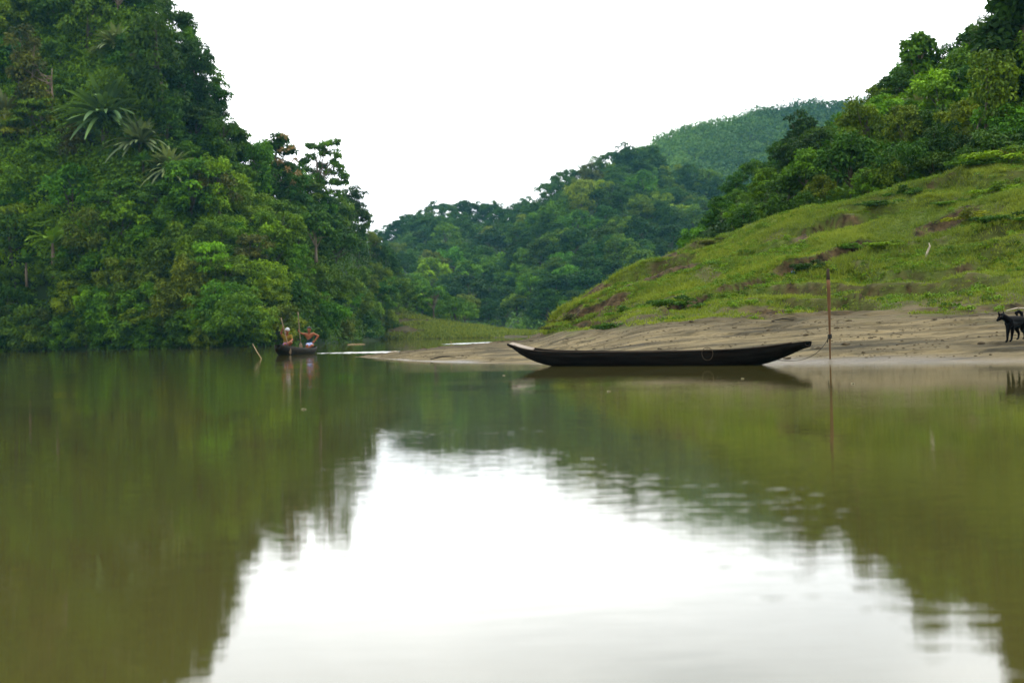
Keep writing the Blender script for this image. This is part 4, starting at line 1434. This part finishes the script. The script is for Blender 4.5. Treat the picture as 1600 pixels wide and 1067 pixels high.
for px, py, dy in ((1563.2, 494.6, -.175), (1565.6, 494.3, -.17)):
    bm = bmesh.new(); bmesh.ops.create_icosphere(bm, subdivisions=2, radius=.011, matrix=Matrix.Translation(Vector(dg_(px, py, dy))))
    me = bpy.data.meshes.new('eye'); bm.to_mesh(me); bm.free(); me.materials.append(EYE)
    add('eye', me, d_root)
tag(d_root, 'black prick-eared dog with curled tail standing on the mud beach', 'dog')

# far boat and its two people --------------------------------------------------
fb0, fb1 = np.array(P(434, 539, 60.6)), np.array(P(489, 545, 65.2))
axis = fb1 - fb0; axis[2] = 0
L2 = np.linalg.norm(axis); ax2 = axis / L2
mp2 = (fb0 + fb1) / 2; mp2[2] = 0
boat = empty('dugout_canoe', mp2, math.atan2(ax2[1], ax2[0]))
tag(boat, 'small dark canoe carrying two people off the wooded bank', 'canoe', 'canoes on the river')
st = np.array([(-L2 / 2, .12, .46, .30), (-L2 / 2 + .25, .26, .43, .12), (-L2 / 2 + .7, .38, .38, -.05), (-L2 / 2 + 1.4, .44, .32, -.12), (0, .46, .28, -.12), (L2 / 2 - 1.3, .44, .26, -.12), (L2 / 2 - .6, .36, .27, -.05), (L2 / 2 - .2, .26, .29, .06), (L2 / 2, .2, .31, .14)])
ss = np.linspace(st[0, 0], st[-1, 0], 36)
st = np.stack([ss] + [np.interp(ss, st[:, 0], st[:, k]) for k in (1, 2, 3)], 1)
add('hull', hull_mesh('boat_hull', st, GREYWOOD), boat)
for s in (-L2 / 2 + .95, L2 / 2 - .95):
    v, f = box_v(s - .12, s + .12, -.36, .36, .17, .20)
    add('seat', mesh('boat_seat', v, f, DARKPLANK), boat)


def boat_pt(s, y, z):
    return np.array([mp2[0], mp2[1], 0]) + ax2 * s + np.array([-ax2[1], ax2[0], 0]) * y + np.array([0, 0, z])


SKIN = plain("brown_skin", (0.23, 0.075, 0.030), 0.6, 0.2, 0.12, 12)
HAIR = plain("black_hair", (0.012, 0.010, 0.009), 0.5, 0.3, 0.3, 60)


def hand(wrist, toward, curl, side, r_=.0085):
    """palm, four unequal curled fingers and a thumb from the palm's side"""
    a = Vector(toward).normalized(); c = Vector(curl).normalized(); s = a.cross(c).normalized() * side
    w_ = Vector(wrist)
    k = [(w_, .024, w_ + a * .035, .027), (w_ + a * .035 + s * .02, .022, w_ + a * .085 + s * .026, .015), (w_ + a * .035 - s * .018, .022, w_ + a * .08 - s * .026, .015)]
    for j, (o_, ln_) in enumerate(((-.030, .062), (-.010, .074), (.011, .080), (.030, .070))):
        b0 = w_ + a * .085 + s * o_
        m_ = b0 + a * ln_ * .4 + c * ln_ * .12
        t_ = m_ + a * ln_ * .12 + c * ln_ * .45
        k += [(b0, r_ * 1.1, m_, r_), (m_, r_, t_, r_ * .85)]
    b0 = w_ + a * .03 + s * .026
    m_ = b0 + a * .03 + s * .028 + c * .012
    k += [(b0, r_ * 1.5, m_, r_ * 1.15), (m_, r_ * 1.15, m_ + a * .022 + c * .026, r_ * .9)]
    return [(tuple(p), q_, tuple(p2), q2) for p, q_, p2, q2 in k]


def head(c, fwd, r_=.098):
    """skull, jaw, nose, brow, ears, lips around centre c looking along fwd"""
    f_ = Vector(fwd).normalized(); u_ = Vector((0, 0, 1)); s_ = f_.cross(u_).normalized(); c = Vector(c)
    k = [(c + u_ * .025 - f_ * .02, r_ * .92, c + u_ * .025 + f_ * .015, r_ * .86), (c + f_ * .02, r_ * .75, c - u_ * .085 + f_ * .045, .042),
         (c + f_ * .092 + u_ * .012, .010, c + f_ * .112 - u_ * .022, .015), (c + f_ * .085 + s_ * .03 + u_ * .028, .014, c + f_ * .085 - s_ * .03 + u_ * .028, .014),
         (c + s_ * .088 + u_ * .015, .018, c + s_ * .092 - u_ * .02, .013), (c - s_ * .088 + u_ * .015, .018, c - s_ * .092 - u_ * .02, .013),
         (c + f_ * .088 + s_ * .02 - u_ * .052, .010, c + f_ * .088 - s_ * .02 - u_ * .052, .010)]
    return [(tuple(p), q_, tuple(p2), q2) for p, q_, p2, q2 in k]


def eyes(root, c, fwd):
    f_ = Vector(fwd).normalized(); s_ = f_.cross(Vector((0, 0, 1))).normalized(); c = Vector(c)
    for sg in (-1, 1):
        bm = bmesh.new(); bmesh.ops.create_icosphere(bm, subdivisions=2, radius=.013, matrix=Matrix.Translation(c + f_ * .080 + s_ * .034 * sg + Vector((0, 0, .008))))
        me_ = bpy.data.meshes.new('eye'); bm.to_mesh(me_); bm.free(); me_.materials.append(EYE)
        add('eye', me_, root)


# person in the bow, white headcloth
base = boat_pt(-L2 / 2 + .95, 0, .20)
A_root = empty('person', base)
dA = base[1]


def ja(px, py, dy=0.0):
    return np.array(P(px, py, dA + dy)) - base


hc = ja(449, 517.5, -.12)
fwd = (.35, -1, -.12)
neck, shl, shr, chs, pel = ja(448.5, 521.5, -.06), ja(442.2, 525.5, .0), ja(454.5, 525.0, -.02), ja(448.3, 529, 0), ja(447.5, 539.5, .05)
handA1 = ja(442.2, 513.5, -.18)
handA2 = ja(452.5, 534.0, -.42)
body = head(hc, fwd) + chain([(hc + np.array([0, .02, -.06]), .055), (neck, .052), (chs, .10)])
body += chain([(shl, .062), (chs, .125), (shr, .062)]) + chain([(chs, .13), (ja(448, 534, .03), .125), (pel, .145)])
body += chain([(shl, .058), (ja(439.2, 520.5, -.05), .044), (handA1, .028)]) + hand(handA1, (.1, -.15, 1), (1, .1, 0), 1)
body += chain([(shr, .056), (ja(456.6, 531.5, -.15), .043), (handA2, .028)]) + hand(handA2, (-.5, -.6, -.3), (-.3, .2, -1), -1)
kneeR, kneeL = ja(455, 535.5, -.36), ja(445.5, 538, -.36)
footR, footL = boat_pt(-L2 / 2 + .78, .10, .09) - base, boat_pt(-L2 / 2 + .80, -.12, .09) - base
for hip, kn, ft in ((pel + np.array([.08, 0, -.02]), kneeR, footR), (pel + np.array([-.08, 0, -.02]), kneeL, footL)):
    body += chain([(hip, .095), (kn, .06)]) + chain([(kn, .058), ((kn * .55 + ft * .45), .055), (ft + np.array([0, .03, .08]), .035), (ft + np.array([.05, -.10, .06]), .030)])
fused('body', body, .0075, SKIN, A_root, 2)
eyes(A_root, hc, fwd)
CLOTHS = dict(olive=plain("olive_cloth", (0.17, 0.12, 0.02), .9, .1, .2, 14), purple=plain("purple_cloth", (0.22, 0.10, 0.22), .9, .1, .4, 12), white=plain("white_cloth", (0.46, 0.47, 0.48), .9, .1, .12, 14),
              teal=plain("dark_teal_cloth", (0.012, 0.03, 0.032), .9, .1, .4, 14), paleblue=plain("pale_blue_cloth", (0.27, 0.32, 0.52), .9, .1, .15, 14))
fused('shirt', chain([(shl + np.array([.01, 0, 0]), .075), (chs, .142), (shr, .075)]) + chain([(chs, .146), (ja(448, 534, .03), .142), (ja(447.7, 537.5, .05), .15)]) +
      chain([(shl, .072), (shl * .55 + ja(439.2, 520.5, -.05) * .45, .064)]) + chain([(shr, .07), (shr * .4 + ja(456.6, 531.5, -.15) * .6, .062)]), .012, CLOTHS['olive'], A_root)
fused('wrap_skirt', chain([(pel, .165), (pel + np.array([-.02, -.18, -.01]), .13), (kneeL + np.array([0, .05, -.01]), .085), (kneeL * .5 + footL * .5 + np.array([0, 0, .05]), .085)]) +
      chain([(pel + np.array([.07, 0, -.02]), .13), (pel * .45 + kneeR * .55, .085)]), .012, CLOTHS['purple'], A_root)
fused('headcloth', chain([(hc + np.array([-.01, .02, .055]), .103), (hc + np.array([.015, -.015, .062]), .098)]) + chain([(hc + np.array([-.06, .05, .0]), .055), (hc + np.array([-.05, .08, -.08]), .03)]), .01, CLOTHS['white'], A_root)
tag(A_root, 'person in olive shirt and white headcloth sitting in the canoe bow', 'person', 'boatmen in the far canoe')

# person in the stern, bare-chested
base2 = boat_pt(L2 / 2 - .95, 0, .20)
B_root = empty('person', base2)
dB = base2[1]


def jb(px, py, dy=0.0):
    return np.array(P(px, py, dB + dy)) - base2


hc2 = jb(483, 515.2, -.12)
fwd2 = (-.25, -1, -.1)
neck, shl, shr, chs, bel, pel = jb(483, 519.5, -.05), jb(476.4, 522.3, 0), jb(489.6, 521.5, 0), jb(483, 525.5, 0), jb(484.3, 532, .03), jb(484.5, 538.5, .05)
elL, haL = jb(472, 521.5, -.12), jb(467.2, 518.8, -.28)
elR, haR = jb(497.3, 525, .02), jb(491.8, 532.5, -.12)
body = head(hc2, fwd2) + chain([(hc2 + np.array([0, .02, -.06]), .056), (neck, .054), (chs, .10)])
body += chain([(shl, .066), (chs, .13), (shr, .066)]) + chain([(chs, .132), (bel, .122), (pel, .145)])
body += chain([(shl, .06), (elL, .045), (haL, .029)]) + hand(haL, (-.3, -.3, 1), (1, .2, 0), 1)
body += chain([(shr, .06), (elR, .045), (haR, .029)]) + hand(haR, (-.6, -.4, -.6), (-.5, .3, -.8), -1)
kneeR, kneeL = jb(487.2, 540, -.48), jb(479.5, 540.5, -.5)
footR, footL = boat_pt(L2 / 2 - 1.45, .08, -.02) - base2, boat_pt(L2 / 2 - 1.42, -.22, -.02) - base2
for hip, kn, ft in ((pel + np.array([.08, 0, -.03]), kneeR, footR), (pel + np.array([-.08, 0, -.03]), kneeL, footL)):
    body += chain([(hip, .095), (kn, .06)]) + chain([(kn, .058), ((kn * .55 + ft * .45), .055), (ft + np.array([0, .03, .08]), .035), (ft + np.array([-.04, -.16, .05]), .030)])
fused('body', body, .0075, SKIN, B_root, 2)
eyes(B_root, hc2, fwd2)
fused('hair', chain([(hc2 + np.array([.005, .025, .05]), .098), (hc2 + np.array([0, .0, .062]), .094)]), .01, HAIR, B_root)
fused('waistcloth', chain([(jb(484, 528.5, .02), .128), (bel, .136), (jb(484.4, 535.5, .04), .148)]), .012, CLOTHS['teal'], B_root)
fused('shorts', chain([(pel, .158), (pel + np.array([.07, -.2, -.03]), .105), (pel * .3 + kneeR * .7, .078)]) + chain([(pel + np.array([-.06, 0, -.02]), .14), (pel * .3 + kneeL * .7, .078)]), .012, CLOTHS['paleblue'], B_root)
tag(B_root, 'bare-chested person with an elbow out poling from the canoe stern', 'person', 'boatmen in the far canoe')

# their paddles
OARWOOD = plain("oar_wood", (0.20, 0.14, 0.09), .7, .25, .3, 12)


def paddle(name, p0, p1, label):
    p0, p1 = np.array(p0), np.array(p1)
    root = empty(name, p1)
    q = np.linspace(0, 1, 8)[:, None]
    a = p0 - p1
    add('shaft', mesh('paddle_shaft', *tube(a * (1 - .78 * q), .019, 8), OARWOOD, True), root)
    add('blade', mesh('paddle_blade', *tube(a * (.22 - .22 * q) * 1.0, np.stack([.02 + .055 * np.sin(np.pi * q[:, 0] ** .8), np.full(8, .013)], 1), 10), OARWOOD, True), root)
    tag(root, label, 'paddle', 'paddles of the boatmen')


hA = base + handA1 + np.array([.03, -.03, .06])
dirA = unit(np.array(P(440.2, 499, dA - .15)) - np.array(P(455, 556, dA - .45)))
paddle('paddle', hA + dirA * .44, hA - dirA * 1.25, 'paddle held upright by the person in white headcloth')
hB = base2 + haL + np.array([.03, -.03, .06])
dirB = unit(np.array([-.06, .02, 1.0]))
paddle('paddle', hB + dirB * .85, hB - dirB * .95, 'long paddle held out by the bare-chested person')


# ------------------------------------------------------------------ labels of the trees
def rel(rec):
    """where a plant stands, told by named neighbours"""
    x, y, z = rec['px'], rec['py'], rec['zone']
    if z == 'left':
        row = 'at the water edge' if y > 470 else 'low on the bank' if y > 390 else 'halfway up the bank' if y > 270 else 'high on the bank' if y > 120 else 'topmost on the bank'
        lm = ('by the picture edge' if x < 0 else 'by the banana plants' if x < 130 else 'below the fan palm' if x < 200 and y > 200 else 'around the fan palm' if x < 240 else 'past the fan palms' if x < 320 else
              'under the cliff shoulder' if x < 390 else 'under the blossoming tree' if x < 460 else 'under the airy tree' if x < 540 else 'near the river end' if x < 600 else 'at the river bend')
        return f'{row} {lm}'
    if z == 'right':
        row = 'at the grass edge' if rec['t'] < .1 else 'on the ridge skyline' if rec['t'] > .8 else 'amid the ridge wood'
        lm = 'where the wood begins' if x < 1150 else 'over the long crest' if x < 1260 else 'above the earth scarp' if x < 1380 else 'by the pale skyline tree' if x < 1480 else 'beside the huge tree' if x < 1580 else 'behind the huge tree'
        return f'{row} {lm}'
    if z == 'bank':
        return 'on the far grass bank ' + ('by the river bend' if x < 675 else 'towards the hill foot')
    if z == 'farl':
        row = 'on the low hill crest' if rec['t'] > .85 else 'midway up the low hill' if rec['t'] > .4 else 'at the low hill foot'
        return f'{row} ' + ('by the river bend' if x < 660 else 'at its middle' if x < 760 else 'beside the high hill')
    row = 'on the high hill crest' if rec['t'] > .85 else 'high on the far hill' if rec['t'] > .55 else 'low on the far hill' if rec['t'] > .25 else 'at the far hill foot'
    return f'{row} ' + ('at its steep end' if x < 900 else 'under the summit' if x < 1010 else 'behind the grass crest' if x < 1110 else 'behind the ridge wood')


def row_of(rec):
    o = rec['o']
    x, y, z = o.location
    if rec['zone'] == 'right':
        a0, a1 = [np.interp(x / y * F, cc[:, 0], cc[:, k]) for k in (1, 2)]
        return (y - a0) / (a1 - a0)
    if rec['zone'] in ('farl', 'mid'):
        c = FARL if rec['zone'] == 'farl' else MID
        a1 = np.interp(rec['px'], [q[0] for q in c], [q[2] for q in c])
        return (y - c[0][1]) / (a1 - c[0][1])
    return 0


seen = {}
for rec in RECORDS:
    rec['t'] = row_of(rec)
    size = {'left': (4.2, 6.6), 'right': (2.8, 4.4), 'bank': (6, 8), 'farl': (8, 11), 'mid': (8, 11)}[rec['zone']]
    if rec['form'] == 'shrub':
        size = (size[0] * .55, size[1] * .55)
    sz = 'small ' if rec['h'] < size[0] else 'tall ' if rec['h'] > size[1] else ''
    rec['o']['label'] = f"{sz}{ADJ[rec['tone']]} {FORM[rec['form']]} {rel(rec)}"
    seen.setdefault(rec['o']['label'], []).append(rec)
for lab, rs in seen.items():                       # look-alikes: tell them apart by height on the slope
    if len(rs) == 2:
        a, c = sorted(rs, key=lambda q: q['py'])
        if c['py'] - a['py'] > 8:
            a['o']['label'] = 'upper ' + lab
            c['o']['label'] = 'lower ' + lab
    elif len(rs) == 3:
        a, m_, c = sorted(rs, key=lambda q: q['py'])
        if m_['py'] - a['py'] > 8 and c['py'] - m_['py'] > 8:
            a['o']['label'] = 'highest ' + lab
            m_['o']['label'] = 'middle ' + lab
            c['o']['label'] = 'lowest ' + lab

# ------------------------------------------------------------------ haze
HAZE = bpy.data.materials.new("haze")
HAZE.use_nodes = True
n = HAZE.node_tree
n.nodes.clear()
o_ = n.nodes.new('ShaderNodeOutputMaterial')
pv = n.nodes.new('ShaderNodeVolumePrincipled')
pv.inputs['Color'].default_value = (.24, .70, .95, 1)
pv.inputs['Density'].default_value = .00012
L(n, pv.outputs[0], o_.inputs['Volume'])
v, f = box_v(-1450, 1450, -250, 1550, -2.6, 190)
kind(add('haze', mesh('haze', v, f, HAZE)), 'stuff')
